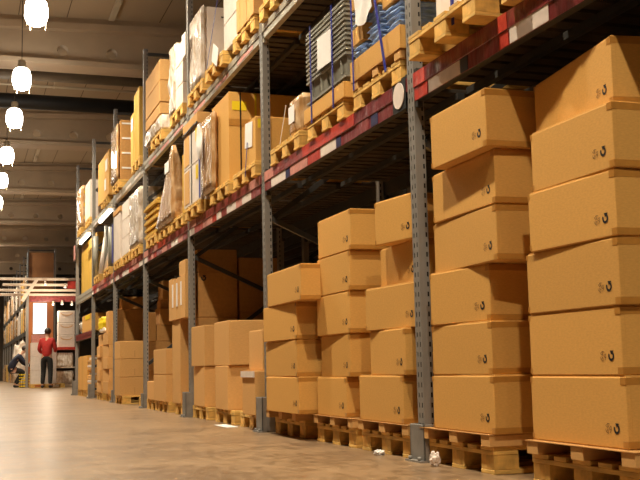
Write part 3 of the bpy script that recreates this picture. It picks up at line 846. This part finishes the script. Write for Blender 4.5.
# bay left of the second post
p1('pallet just left of the second post on the red beam', 2.12, 7.68)
t = carton('small brown carton with a white paper, left of the second post', (2.13, 7.69), (2.13, 8.02), T1+PH, 2.43, .45, tape=False, marks=False, group='upper shelf cartons')
label_on(t, 'paper_sheet', M['paper'], .08, .30, .14, .34, tilt=.12)
label_on(t, 'yellow_label', M['yellow'], .02, .10, .26, .33, face='y', x=-.002)
strap('blue strap below the paper of the small carton left of second post', 2.12, 7.98, T1+.04, 2.26, yt=7.90, w_=.012)
p1('pallet under the big brown carton load in the second bay', 2.12, 8.55)
big = carton('big brown carton with yellow label and yellow strap, second bay upper shelf', (2.16, 8.66), (2.16, 9.30), T1+PH, 2.88, .85, m='card', tape=False, marks=False, group='upper shelf cartons')
label_on(big, 'yellow_label', M['yellow'], .03, .16, .64, .72, face='y', x=-.003)
MB().box(.10, .112, -.005, -.0025, 0, .80).build('black_strap', M['strap_black'], big)
MB().box(.235, .25, -.005, -.0025, .28, .80).build('yellow_strap', M['strap_yellow'], big)
MB().box(0, .85, -.004, -.002, .50, .56).build('brown_tape_band', M['tape'], big)
wrapload('shiny film-wrapped load pressed against the big brown carton', 2.10, 9.02, 9.52, T1+PH+.002, 2.80, .045, m='wrap_tan', amp=.010)
sh = thing('paper_sheet', 'crumpled white sheet at the top of the shiny wrapped load', 'paper', (2.06, 9.40, 2.58))
w = MB(); bmesh.ops.create_icosphere(w.bm, subdivisions=3, radius=.1)
for v_ in w.bm.verts: v_.co = Vector((v_.co.x*.2+.006*math.sin(40*v_.co.z), v_.co.y*1.1+.02*math.sin(31*v_.co.z), v_.co.z*1.7+.02*math.sin(29*v_.co.y)))
w.build('sheet', M['paper'], sh)
MB().box(2.085, 2.09, 9.50, 9.55, T1+PH, 2.6).build('load_strap', M['strap_blue']); tag(C.objects[-1], 'wide dark blue strap left of the shiny wrapped load', 'strap', 'straps around loads')
# white cartons with tan lids
p1('pallet under the white strapped cartons in the second bay', 2.10, 9.60)
GW = 'white strapped cartons on the first shelf'
for i, (a, c_) in enumerate(((T1+PH, 2.46), (2.46, 2.82))):
    t = plain('%s wide white carton of the strapped load in the second bay' % ['lower', 'upper'][i], (2.10, 9.62), (2.10, 10.32), a, c_-.003, .75, m='white_box', g=GW)
    label_on(t, 'yellow_label', M['yellow'], .02, .12, (c_-a)*.55, (c_-a)*.9, x=-.002)
    label_on(t, 'tan_panel', M['card_tan'], .42, .66, .03, c_-a-.03, x=-.002)
    MB().box(-.006, -.003, .30, .325, .01, c_-a-.01).build('black_strap', M['strap_black'], t)
t = plain('long tan lid across the top of the white strapped cartons', (2.09, 9.62), (2.09, 10.32), 2.82, 2.93, .77, g=GW)
MB().box(-.008, .001, .0, .70, -.006, .012).build('black_band', M['strap_black'], t)

# third bay
p1('pallet at the right end of the third bay on the red beam', 2.12, 10.48)
plain('slim upright golden carton left of the third post', (2.18, 10.55), (2.18, 10.80), T1+PH, 2.74, .4, m='card_gold', g='upper shelf cartons')
p1('pallet under the slanted film-wrapped load', 2.12, 11.22)
wrapload('tall slanted film-wrapped load narrowing to a point, third bay', 2.10, 10.95, 12.0, T1+PH, 2.88, .30, m='wrap_tan', amp=.008, taper=.96)
MB().box(2.09, 2.096, 11.10, 11.34, 2.62, 2.74, M4=None).build('paper_sheet', M['paper']); tag(C.objects[-1], 'white paper flap beside the peak of the slanted load', 'paper')
p1('pallet under the golden slab pile in the third bay', 2.12, 12.08)
for i in range(10):
    q = random.uniform(-.02, .02); z = T1+PH+.001+i*.042
    o = MB().box(0, .8, 0, .85, 0, .034, bev=.004).build('fibreboard_slab', M['card_gold'], None, (2.12+q, 12.02+q*.8, z))
    tag(o, 'golden slab in the pile right of the fourth post, %s from below' % OW[i], 'slab', 'golden slabs piled on a pallet')

# fourth bay
p1('pallet under wrapped goods just left of the fourth post', 2.12, 13.28)
wrapload('white film-wrapped load just left of the fourth post', 2.12, 13.30, 14.1, T1+PH, 2.84, .8)
p1('pallet in the middle of the fourth bay', 2.12, 14.12)
for i in range(3):
    plain('white carton in the stack in the fourth bay, %s of three' % ['lowest', 'middle', 'upper'][i], (2.12, 14.16), (2.12, 14.82), T1+PH+i*.25, T1+PH+i*.25+.247, .7, m='white_box', g='white cartons in the fourth bay upper shelf')
p1('pallet at the left end of the fourth bay', 2.12, 15.0)
plain('tall white carton with tan top, just right of the fifth post', (2.12, 15.04), (2.12, 15.66), T1+PH, 2.76, .7, m='white_box', g='white cartons in the fourth bay upper shelf')
plain('tan cap on the tall white carton just right of the fifth post', (2.11, 15.02), (2.11, 15.69), 2.76, 2.84, .72)
MB().box(2.108, 2.114, 15.70, 15.80, T1+PH, 2.66).build('load_strap', M['strap_blue']); tag(C.objects[-1], 'wide blue strip beside the tall white carton', 'strap', 'straps around loads')

# fifth bay: long tubes leaning on pallets
for j, y in enumerate((16.2, 17.5)):
    p1('pallet under white tubes in the fifth bay, %s' % ['nearer', 'farther'][j], 2.12, y)
for i in range(7):
    y = 16.25+i*.33
    o = MB().cyl((0, 0, 0), (.10*(i % 3), .05, .62+.05*(i % 4)), .03 if i % 2 else .045, 14).build('paper_roll', M['white_box' if i % 3 else 'crate'], None, (2.16+.05*(i % 2), y, T1+PH))
    tag(o, 'upright pale roll in the fifth bay, %s from the right' % OW[i].replace('lowest', 'first'), 'roll', 'upright pale rolls on the first shelf')

# ================================================================ SECOND SHELF
GQ = 'wooden pallets on the second shelf'
def p2(lab, x, y): return pallet(lab, x, y, T2, group=GQ)
p2('pallet at the top edge just right of the second post, on the upper beam', 2.12, 6.80)
p2('pallet at the top edge, farther right on the upper beam', 2.12, 5.95)
carton('brown carton on the upper shelf just right of the second post', (2.14, 6.85), (2.14, 7.45), T2+PH, 3.75, .7, marks=False, group='upper shelf cartons')
carton('brown carton on the upper shelf near the top edge', (2.14, 5.98), (2.14, 6.6), T2+PH, 3.75, .7, marks=False, group='upper shelf cartons')
p2('pallet under tan flat cartons just left of the second post top', 2.12, 7.64)
bundle('tan upright flat cartons on the upper shelf left of the second post', 2.11, 7.62, 8.16, T2+PH, 3.52, 5, .6)
bundle('tan upright flat cartons, second tier above the first, left of second post', 2.11, 7.62, 8.16, 3.53, 3.9, 5, .6)
p2('pallet with tilted look under the pale cartons, second bay upper beam', 2.10, 8.62)
for i in range(3):
    plain('pale grey carton in the stack beside tan flat cartons, %s of three' % ['lowest', 'middle', 'upper'][i], (2.14, 8.20), (2.14, 8.72), T2+PH+.003+i*.25, T2+PH+i*.25+.25, .7, m='white_box', g='pale cartons on the upper shelf')
o = MB().box(0, .004, 0, .22, 0, .16, M4=Matrix.Rotation(.5, 4, 'X')).build('paper_sheet', M['paper'], None, (2.085, 8.78, 3.13)); tag(o, 'tilted white paper on the pallet under the pale cartons', 'paper')
strap('thin blue strap slanting beside the pale cartons, upper shelf', 2.10, 9.25, T2+.12, 4.0, yt=8.55, w_=.012)
p2('pallet under the tall white wrapped load, second bay upper beam', 2.12, 9.52)
wrapload('tall bright white film-wrapped load left of the pale cartons', 2.13, 9.56, 10.16, T2+PH, 3.98, .045)
t = plain('tall pale carton behind the bright white film, upper shelf', (2.18, 9.56), (2.18, 10.16), T2+PH, 3.96, .6, m='white_box', g='pale cartons on the upper shelf')
MB().box(.14, .20, -.003, -.001, .62, .635).build('black_print_line', M['ink'], t)
MB().box(2.07, 2.075, 10.06, 10.24, 3.62, 3.86).build('paper_sheet', M['paper']); tag(C.objects[-1], 'torn white flap on the bright white film-wrapped load', 'paper')
p2('pallet at right end of third bay upper beam', 2.12, 10.48)
for i in range(3):
    plain('white carton just left of the third post on the upper shelf, %s' % ['lowest', 'middle', 'top'][i], (2.13, 10.50), (2.13, 10.88), T2+PH+i*.23, T2+PH+i*.23+.227, .7, m='white_box', g='pale cartons on the upper shelf')
wrapload('narrow film-wrapped load between white and tan cartons, third bay upper shelf', 2.13, 10.92, 11.28, T2+PH, 4.02, .7)
p2('pallet under the tan cartons in the third bay upper shelf', 2.12, 11.72)
wrapload('low white wrapped base under the tan cartons, third bay upper shelf', 2.12, 11.75, 12.85, T2+PH, 3.42, .8)
for i, (a, c_) in enumerate(((3.43, 3.56), (3.57, 3.83), (3.83, 4.08))):
    plain('tan carton over the white wrapped base, upper shelf, %s' % ['flat lowest one', 'middle one', 'top one'][i], (2.12, 11.78), (2.12, 12.78), a, c_, .7, g='tan cartons on the upper shelf', seam=True)
p2('pallet under the golden boards just left of the fourth post', 2.12, 13.27)
bundle('upright golden boards just left of the fourth post, upper shelf', 2.12, 13.28, 13.72, T2+PH, 4.15, 3, .5, m='card_gold')
t = plain('thin brown carton with white label beside the golden boards', (2.12, 13.76), (2.12, 14.0), T2+PH, 3.92, .5, m='card')
label_on(t, 'white_label', M['paper'], .04, .2, .45, .62)
p2('pallet under the white-strapped brown load in the fourth bay', 2.10, 15.05)
sl = carton('tall brown load with four white bands, fourth bay upper shelf', (2.13, 15.06), (2.13, 15.80), T2+PH, 4.12, .6, m='card_dark', tape=False, marks=False, group='tan cartons on the upper shelf')
for i in range(4): MB().box(.02, .5, -.005, -.002, .16+i*.22, .185+i*.22).build('white_band', M['strap_white'], sl)
wrapload('shiny film on the aisle side of the white-banded brown load', 2.085, 15.08, 15.78, T2+PH, 4.08, .04, m='wrap_tan', amp=.010)
p2('pallet under the brown papered carton in the fifth bay', 2.12, 16.5)
t = plain('brown carton with white papers, fifth bay upper shelf', (2.13, 16.35), (2.13, 17.7), T2+PH, 3.95, .7, m='card', g='tan cartons on the upper shelf')
label_on(t, 'paper_sheet', M['paper'], .15, .4, .42, .6); label_on(t, 'paper_sheet', M['paper'], .3, .5, .12, .3)
p2('pallet at the near end of the last bay upper shelf', 2.12, 18.9)
plain('grey-tan carton just left of the sixth post, upper shelf', (2.13, 18.92), (2.13, 19.7), T2+PH, 3.92, .7, m='white_box', g='tan cartons on the upper shelf')
p2('pallet at the far end of the last bay upper shelf', 2.12, 20.3)
wl = wrapload('wrapped dark load with yellow bands at the rack end, upper shelf', 2.12, 20.3, 21.1, T2+PH, 4.05, .8, m='wrap_tan')
for i in range(3): MB().box(.05, .75, -.02, -.014, .15+i*.25, .22+i*.25).build('yellow_band', M['yellow'], wl)
o = MB().box(-.004, 0, 0, .30, 0, .30).build('end_sign', M['pink_label'], None, (2.13, 21.45, 2.72)); tag(o, 'faded red square sign hanging at the far end of the rack', 'sign')
# grey handrail tube on the frames' heads at the far end
for k in (3, 5):
    pass

attach(named('white paper flap beside'), named('tall slanted film'))
attach(named('tilted white paper on the pallet'), named('pallet with tilted look'))
attach(named('torn white flap'), named('tall bright white film'))
attach(named('wide blue strip beside'), named('tall white carton with tan top'))
attach(named('wide dark blue strap left'), named('shiny film-wrapped load pressed'))
attach(named('crumpled white sheet at the top'), named('shiny film-wrapped load pressed'))
attach(named('dark blue strap over the white carton'), named('white carton held by a dark blue'))
attach(named('thin white strap slanting'), named('film-wrapped brown box with white'))
attach(named('blue strap below the paper'), named('small brown carton with a white paper'))
# ================================================================ LITTER
def scrap(lab, x, y, s, seed, m='paper', flat=.5, name='crumpled_wrap', cat='litter'):
    w = MB(); bmesh.ops.create_icosphere(w.bm, subdivisions=3, radius=s); rs_ = random.Random(seed)
    for v_ in w.bm.verts:
        v_.co *= rs_.uniform(.72, 1.15); v_.co.z = max(-s*flat*.8, v_.co.z*flat)
    o = w.build(name, M[m], None, (x, y, s*flat*.8)); tag(o, lab, cat); return o
scrap('crumpled white paper on the floor in front of the second nearest pallet', 2.12, 5.27, .032, 1)
scrap('crumpled plastic wrap standing at the foot of nearest post guard', 2.11, 4.55, .026, 2, m='white_box', flat=1.5)
o = MB().box(0, .10, 0, .42, 0, .006, bev=.001).build('paper_scrap', M['paper'], None, (2.02, 8.3, 0)); tag(o, 'flat white paper scrap on the floor left of second post guard', 'litter')

# ================================================================ FAR RACK BEYOND THE CROSS AISLE
fr = thing('pallet_rack', 'distant pallet rack beyond the cross aisle at the left edge', 'rack', (XF, 38.7, 0))
FY = [38.7+2.8*i for i in range(9)]
for y in FY: frame(fr, y, 4.9, near=False)
rs = random.Random(21)
kinds = ['card', 'white_box', 'card_tan', 'card_gold', 'card_dark']
kn = {'card': 'brown', 'white_box': 'white', 'card_tan': 'tan', 'card_gold': 'golden', 'card_dark': 'dark brown'}
lev = [(0, 'floor level'), (T1, 'first shelf'), (T2, 'second shelf')]
for b_i, (y0, y1) in enumerate(zip(FY, FY[1:])):
    for (a, c_) in ((B1, T1), (B2, T2)):
        beam(fr, y0+.1, y1, a, c_, M['steel_dark'], near=False); beam(fr, y0+.1, y1, a, c_, M['steel_dark'], x=D-.02, near=False)
        deck(fr, y0+.1, y1, c_)
    for zl, ln in lev:
        y = y0+.16
        for j in range(3):
            ww = rs.uniform(.62, .78); m = rs.choice(kinds); hh = rs.uniform(.7, 1.0)
            pos = '%s bay, %s, %s' % (OW[b_i].replace('lowest', 'nearest'), ln, ['right', 'middle', 'left'][j])
            if rs.random() < .45: wrapload('film-wrapped goods in the distant rack, '+pos, 2.16, y, y+ww, zl, zl+hh, .8, m=rs.choice(['wrap', 'wrap_tan']), group='goods in the distant rack')
            else: plain('%s carton in the distant rack, ' % kn[m]+pos, (2.16, y), (2.16, y+ww), zl, zl+hh, .8, m=m, g='goods in the distant rack')
            y += .88

# ================================================================ CROSS AISLE: gantry, panel, pick station
gy = 33.6
gt = thing('overhead_gantry', 'white four-rail overhead gantry spanning the cross aisle', 'gantry', (0, gy, 0))
for i, (z, y, x0) in enumerate(((3.36, 0, -.6), (3.19, .15, 1.15), (3.03, .3, 1.08), (2.90, .45, 1.08))):
    MB().box(x0, 3.5, y, y+.08, z-.035, z+.04, bev=.006).build('rail', M['gantry'], gt)
MB().bar((2.16, -.06, 3.33), (1.72, -.06, 2.66), .08, .10).build('diagonal_strut', M['gantry'], gt)
for x in (3.46, 1.90, -.6):
    MB().box(x-.04, x+.04, .1, .18, 0, 2.9 if x == 1.90 else 3.32).build('leg', M['steel'], gt)
MB().box(2.0, 3.45, .5, .62, 2.68, 2.86).build('maroon_fascia', M['maroon'], gt)
for x in (1.90, 3.46): MB().box(x-.02, x+.02, .18, .5, 2.78, 2.82).build('bracket', M['gantry'], gt)
MB().box(3.10, 3.45, -.05, -.03, 3.06, 3.29).build('red_sign_plate', M['red'], gt)
for i, (x, z, w) in enumerate(((2.42, 3.20, 'left one'), (3.02, 3.12, 'right one on the rails'), (2.70, 2.60, 'below fascia, left'), (2.98, 2.62, 'below fascia, middle'), (3.28, 2.60, 'below fascia, right'))):
    t = thing('spot_lamp', 'small glowing spot lamp on the white gantry, '+w, 'lamp', (x, gy-.08 if z > 3 else gy+.42, z), 0, 'small spot lamps on the gantry')
    MB().lathe([(0, .10), (.03, .10), (.035, .02), (.055, -.03)], 14).build('lamp_shade', M['gantry'], t)
    w_ = MB(); bmesh.ops.create_uvsphere(w_.bm, u_segments=12, v_segments=8, radius=.04); w_.build('bulb', M['bulb_small'], t)
ld = bpy.data.lights.new('spot_lamp_light', 'POINT'); ld.energy = 60; ld.color = (1, .84, .62); ld.shadow_soft_size = .05
lo = bpy.data.objects.new('spot_lamp_light', ld); C.objects.link(lo); lo.location = (2.5, 33.2, 2.5)

pt = thing('partition_cabinet', 'tall orange brown panelled cabinet behind the white gantry', 'cabinet', (1.99, 35.0, 0))
MB().box(0, .80, 0, .6, 0, 3.0, bev=.006).build('body', M['orange_board'], pt)
MB().box(0, .80, .02, .6, 3.0, 4.35, bev=.006).build('upper_panel', M['unlit_board'], pt)  # shade above the gantry is put into this part's colour
MB().box(-.03, 0, -.02, .62, 0, 4.38).box(.80, .83, -.02, .62, 0, 4.38).build('edge_trim', M['steel_dark'], pt)
t = thing('lit_panel', 'glowing white upright panel on the orange brown cabinet', 'sign', (2.15, 34.93, 1.70))
MB().box(-.01, .43, 0, .04, -.01, 1.0).build('frame', M['gantry'], t); MB().box(0, .42, -.012, 0, .0, .98).build('lit_face', M['lightbox'], t)

ps = thing('pick_shelf', 'pale steel shelf unit with a red board at the cross aisle', 'shelf', (2.70, 33.2, 0))
for x in (0, .66):
    for y in (0, .5): MB().box(x, x+.04, y, y+.04, 0, 1.14).build('upright', M['gantry'], ps)
for z in (.06, .58): MB().box(0, .70, 0, .54, z, z+.035).build('shelf_board', M['gantry'], ps)
MB().box(-.02, .72, -.02, .56, 1.14, 1.22).build('red_board', M['red'], ps)
wrapload('white wrapped pack on the lower board of the pale shelf unit', 2.76, 33.26, 33.66, .096, .50, .5, group='white packs on the pale shelf unit')
wrapload('white wrapped pack on the upper board of the pale shelf unit', 2.76, 33.26, 33.66, .616, 1.05, .5, group='white packs on the pale shelf unit')
for i in range(3):
    t = thing('storage_bin', 'white storage bin with curved front lip, %s of three' % ['lowest', 'middle', 'top'][i], 'bin', (2.80, 33.24, 1.221+i*.378), 0, 'white storage bins stacked on the red board')
    MB().box(0, .50, 0, .45, 0, .37, bev=.012, seg=2).build('bin_body', M['white_box'], t)
    w = MB()
    for k in range(12):
        a0, a1 = PI+PI*k/12, PI+PI*(k+1)/12
        w.bar((.25+.17*math.cos(a0), -.012, .30+.07*math.sin(a0)), (.25+.17*math.cos(a1), -.012, .30+.07*math.sin(a1)), .012, .02)
    w.build('curved_lip', M['card_tan'], t)
    MB().box(.02, .48, -.006, 0, .33, .355).build('rim', M['white_box'], t)

pallet('distant wooden pallet under the white boxes by the red-shirted person', 1.93, 32.3, 0)
GX = 'white boxes on the pallet by the red-shirted person'
k_ = 0
for zi in range(3):
    for xi in range(2):
        o = carton('white box on the distant pallet, %s row, %s' % (['bottom', 'middle', 'top'][zi], ['left', 'right'][xi]), (1.94+xi*.37, 32.32), (1.94+xi*.37, 32.82), PH+.002+zi*.41, PH+.41+zi*.41, .365, m='white_box', tape=False, marks=False, group=GX)
for xi in range(2):
    carton('reddish carton on top of the white boxes, %s one' % ['left', 'right'][xi], (1.96+xi*.26, 32.34), (1.96+xi*.26, 32.76), PH+1.231, PH+1.46, .25, m='pink_label', tape=False, marks=False)
sack('crumpled pale film-wrapped heap behind the person in dark blue', 1.60, 36.0, 0, .55, .5, 1.45, 'wrap', cat='load', name='wrapped_heap', seed=3)
yc = thing('yellow_crate', 'yellow and black latticed crate on the floor by the bending person', 'crate', (1.70, 34.1, 0))
w = MB()
for i in range(5):
    w.box(.0, .36, 0, .015, .02+i*.09, .06+i*.09); w.box(.0, .36, .285, .30, .02+i*.09, .06+i*.09); w.box(0, .015, .015, .285, .02+i*.09, .06+i*.09); w.box(.345, .36, .015, .285, .02+i*.09, .06+i*.09)
w.build('lattice_side', M['yellow'], yc)
w = MB()
for i in range(5): w.box(.02+i*.08, .035+i*.08, -.006, 0, 0, .43)
w.box(.015, .345, .015, .285, 0, .02); w.build('black_frame', M['strap_black'], yc)
w = MB(); w.bar((.16, .02, .40), (.34, -.02, .86), .02, .02); w.build('carry_handle', M['strap_white'], yc)

# ================================================================ PEOPLE
def skin_obj(name, verts, edges, radii, m, parent, lvl=2, root=0):
    me = bpy.data.meshes.new(name); me.from_pydata(verts, edges, []); me.materials.append(m)
    o = bpy.data.objects.new(name, me); C.objects.link(o); o.parent = parent
    bm = bmesh.new(); bm.from_mesh(me); sl = bm.verts.layers.skin.verify(); bm.verts.ensure_lookup_table()
    for i, r in enumerate(radii):
        bm.verts[i][sl].radius = r if isinstance(r, tuple) else (r, r); bm.verts[i][sl].use_root = (i == root)
    bm.to_mesh(me); bm.free()
    s = o.modifiers.new('skin', 'SKIN'); s.use_smooth_shade = True
    ss = o.modifiers.new('sub', 'SUBSURF'); ss.levels = lvl; ss.render_levels = lvl
    return o

def person(label, loc, rz, J, shirt, trouser):
    """J: joint dictionary in metres, person facing +Y before rotation"""
    t = thing('person', label, 'person', loc, rz)
    order = ['pelvis', 'waist', 'chest', 'neck', 'head_base', 'head_mid', 'head_top', 'shl', 'ell', 'wrl', 'pal', 'shr', 'elr', 'wrr', 'par', 'hil', 'knl', 'anl', 'tol', 'hir', 'knr', 'anr', 'tor']
    rad = dict(pelvis=(.13, .10), waist=(.12, .09), chest=(.15, .10), neck=.05, head_base=.055, head_mid=(.078, .095), head_top=.06, shl=.06, ell=.042, wrl=.028, pal=(.038, .02), shr=.06, elr=.042, wrr=.028, par=(.038, .02),
               hil=.085, knl=.058, anl=.038, tol=.035, hir=.085, knr=.058, anr=.038, tor=.035)
    idx = {n: i for i, n in enumerate(order)}
    E_ = [('pelvis', 'waist'), ('waist', 'chest'), ('chest', 'neck'), ('neck', 'head_base'), ('head_base', 'head_mid'), ('head_mid', 'head_top'), ('chest', 'shl'), ('shl', 'ell'), ('ell', 'wrl'), ('wrl', 'pal'),
          ('chest', 'shr'), ('shr', 'elr'), ('elr', 'wrr'), ('wrr', 'par'), ('pelvis', 'hil'), ('hil', 'knl'), ('knl', 'anl'), ('anl', 'tol'), ('pelvis', 'hir'), ('hir', 'knr'), ('knr', 'anr'), ('anr', 'tor')]
    V_ = [Vector(J[n]) for n in order]; R_ = [rad[n] for n in order]; EE = [(idx[a], idx[b]) for a, b in E_]
    # fingers and thumbs, each its own short chain rooted in the palm
    for s, sd in (('l', -1), ('r', 1)):
        pal, wr = Vector(J['pa'+s]), Vector(J['wr'+s]); d = (pal-wr).normalized(); side = d.cross(Vector((0, 0, 1)));
        side = side.normalized() if side.length > .1 else Vector((1, 0, 0)); nrm = side.cross(d)
        for q, ln in zip((-.027, -.009, .009, .027), (.060, .072, .068, .054)):
            b0 = len(V_); V_ += [pal+side*q+d*.02, pal+side*q*1.1+d*(.02+ln*.5)+nrm*.008, pal+side*q*1.1+d*(.02+ln)+nrm*.03]; R_ += [.010, .009, .007]
            EE += [(idx['pa'+s], b0), (b0, b0+1), (b0+1, b0+2)]
        b0 = len(V_); V_ += [pal-side*.04*sd-d*.01, pal-side*.058*sd+d*.03+nrm*.01]; R_ += [.011, .009]; EE += [(idx['pa'+s], b0), (b0, b0+1)]
    skin_obj('body', V_, EE, R_, M['skin'], t)
    def sub(name, keys, edges, rr, m):
        ii = {k: i for i, k in enumerate(keys)}
        return skin_obj(name, [Vector(J[k]) if isinstance(k, str) and k in J else Vector(k) for k in keys], [(ii[a], ii[b]) for a, b in edges], rr, m, t)
    mid = lambda a, b, f: tuple(Vector(J[a]).lerp(Vector(J[b]), f))
    nl = mid('chest', 'neck', .75); wl_, wr_ = mid('ell', 'wrl', .9), mid('elr', 'wrr', .9); hem = mid('pelvis', 'waist', -.45)
    sub('shirt', [hem, 'waist', 'chest', nl, 'shl', 'ell', wl_, 'shr', 'elr', wr_], [(hem, 'waist'), ('waist', 'chest'), ('chest', nl), ('chest', 'shl'), ('shl', 'ell'), ('ell', wl_), ('chest', 'shr'), ('shr', 'elr'), ('elr', wr_)],
        [(.165, .13), (.155, .12), (.185, .13), .07, .082, .062, .045, .082, .062, .045], shirt)
    al, ar = mid('knl', 'anl', .95), mid('knr', 'anr', .95)
    wv = mid('pelvis', 'waist', .5)
    sub('trousers', ['pelvis', wv, 'hil', 'knl', al, 'hir', 'knr', ar], [('pelvis', wv), ('pelvis', 'hil'), ('hil', 'knl'), ('knl', al), ('pelvis', 'hir'), ('hir', 'knr'), ('knr', ar)], [(.15, .12), (.15, .115), .105, .078, .062, .105, .078, .062], trouser)
    for s in 'lr':
        an, to = Vector(J['an'+s]), Vector(J['to'+s]); he = an+(an-to).normalized()*.05; he.z = .045
        skin_obj('shoe', [he, Vector((an.x, an.y, .05)), Vector((to.x, to.y, .042)), to+(to-an)*.25*Vector((1, 1, 0)).length*0], [(0, 1), (1, 2)], [.042, .05, .038, .02], M['shoe'], t)
    hm = Vector(J['head_mid']); up = (Vector(J['head_top'])-Vector(J['head_base'])).normalized()
    fwd = Vector(J.get('face', (0, 1, 0))); fwd = (fwd-up*fwd.dot(up)).normalized(); rt = fwd.cross(up)
    def F(a, b, c): return hm+rt*a+fwd*b+up*c
    w = MB()
    g = bmesh.ops.create_icosphere(w.bm, subdivisions=3, radius=1)
    for v_ in g['verts']:
        p = v_.co.copy()
        v_.co = F(p.x*.098, p.y*.108-.022, p.z*.105+.045)
    bmesh.ops.delete(w.bm, geom=[v_ for v_ in w.bm.verts if (v_.co-hm).dot(fwd) > .045 and (v_.co-hm).dot(up) < .075], context='VERTS')
    h_ = w.build('hair', M['hair'], t, smooth=True)
    sm = h_.modifiers.new('thick', 'SOLIDIFY'); sm.thickness = .012
    for sx in (-1, 1):
        w = MB(); g = bmesh.ops.create_icosphere(w.bm, subdivisions=2, radius=.011); bmesh.ops.transform(w.bm, matrix=Matrix.Translation(F(sx*.032, .088, .012)), verts=w.bm.verts); w.build('eye', M['shoe'], t)
        w = MB(); g = bmesh.ops.create_icosphere(w.bm, subdivisions=2, radius=1)
        for v_ in g['verts']: p = v_.co.copy(); v_.co = F(sx*.088+p.x*.010, -.005+p.y*.018, p.z*.028)
        w.build('ear', M['skin'], t)
    w = MB(); g = bmesh.ops.create_cone(w.bm, segments=8, radius1=.016, radius2=.006, depth=.045, cap_ends=True)
    for v_ in g['verts']: p = v_.co.copy(); v_.co = F(p.x, .098+p.y-.2*p.z, p.z-.012)
    w.build('nose', M['skin'], t)
    w = MB(); w.box(-.022, .022, -.004, .004, -.004, .004)
    for v_ in w.bm.verts: p = v_.co.copy(); v_.co = F(p.x, .088+p.y, p.z-.048)
    w.build('mouth', M['pink_label'], t)
    return t

stand = dict(pelvis=(0, 0, .93), waist=(0, .01, 1.10), chest=(0, .03, 1.32), neck=(0, .05, 1.48), head_base=(0, .06, 1.54), head_mid=(0, .085, 1.62), head_top=(0, .09, 1.70),
    shl=(-.17, .03, 1.40), ell=(-.24, .02, 1.12), wrl=(-.20, .22, 1.02), pal=(-.18, .29, 1.03), shr=(.17, .03, 1.40), elr=(.24, .04, 1.12), wrr=(.18, .26, 1.06), par=(.16, .33, 1.07),
    hil=(-.09, 0, .88), knl=(-.11, .06, .49), anl=(-.12, -.02, .08), tol=(-.14, .13, .045), hir=(.09, 0, .88), knr=(.11, .01, .49), anr=(.12, -.06, .08), tor=(.14, .09, .045), face=(0, 1, -.35))
person('person in a red shirt and dark trousers, standing beside the pallet of white boxes', (2.36, 31.85, 0), -.35, stand, M['shirt_red'], M['black_cloth'])
bend = dict(pelvis=(0, -.16, .58), waist=(0, -.10, .74), chest=(0, .04, .94), neck=(0, .16, 1.06), head_base=(0, .21, 1.10), head_mid=(0, .28, 1.17), head_top=(0, .31, 1.25),
    shl=(-.17, .10, .98), ell=(-.20, .26, .76), wrl=(-.12, .45, .66), pal=(-.10, .51, .63), shr=(.17, .10, .98), elr=(.20, .26, .76), wrr=(.12, .45, .66), par=(.10, .51, .63),
    hil=(-.10, -.14, .56), knl=(-.17, .26, .52), anl=(-.14, .0, .09), tol=(-.17, .15, .045), hir=(.10, -.14, .56), knr=(.17, .24, .48), anr=(.14, -.04, .09), tor=(.17, .11, .045), face=(0, 1, -.6))
person('person in dark blue work clothes crouching beside the yellow crate', (1.60, 34.45, 0), -1.45, bend, M['navy'], M['black_cloth'])

# ================================================================ WORLD, CAMERA
wd = bpy.data.worlds.new('world'); SC.world = wd; wd.use_nodes = True
wd.node_tree.nodes['Background'].inputs['Color'].default_value = (.05, .04, .03, 1); wd.node_tree.nodes['Background'].inputs['Strength'].default_value = .2
f, yaw, pit, roll = 1042.6, .3311, .1199, -.0219
cy, sy, cp, sp = math.cos(yaw), math.sin(yaw), math.cos(pit), math.sin(pit)
fw = Vector((sy*cp, cy*cp, sp)); r = Vector((cy, -sy, 0)); u = r.cross(fw)
c_, s_ = math.cos(roll), math.sin(roll); r2 = r*c_+u*s_; u2 = u*c_-r*s_
cam = bpy.data.cameras.new('camera'); cam.sensor_width = 36; cam.lens = f*36/640; cam.clip_end = 200
co = bpy.data.objects.new('camera', cam); C.objects.link(co)
co.matrix_world = Matrix(((r2.x, u2.x, -fw.x, 0), (r2.y, u2.y, -fw.y, 0), (r2.z, u2.z, -fw.z, .4806), (0, 0, 0, 1)))
SC.camera = co
SC.view_settings.view_transform = 'Standard'; SC.view_settings.look = 'None'; SC.view_settings.gamma = 1; SC.view_settings.use_curve_mapping = False
SC.view_settings.exposure = -.08
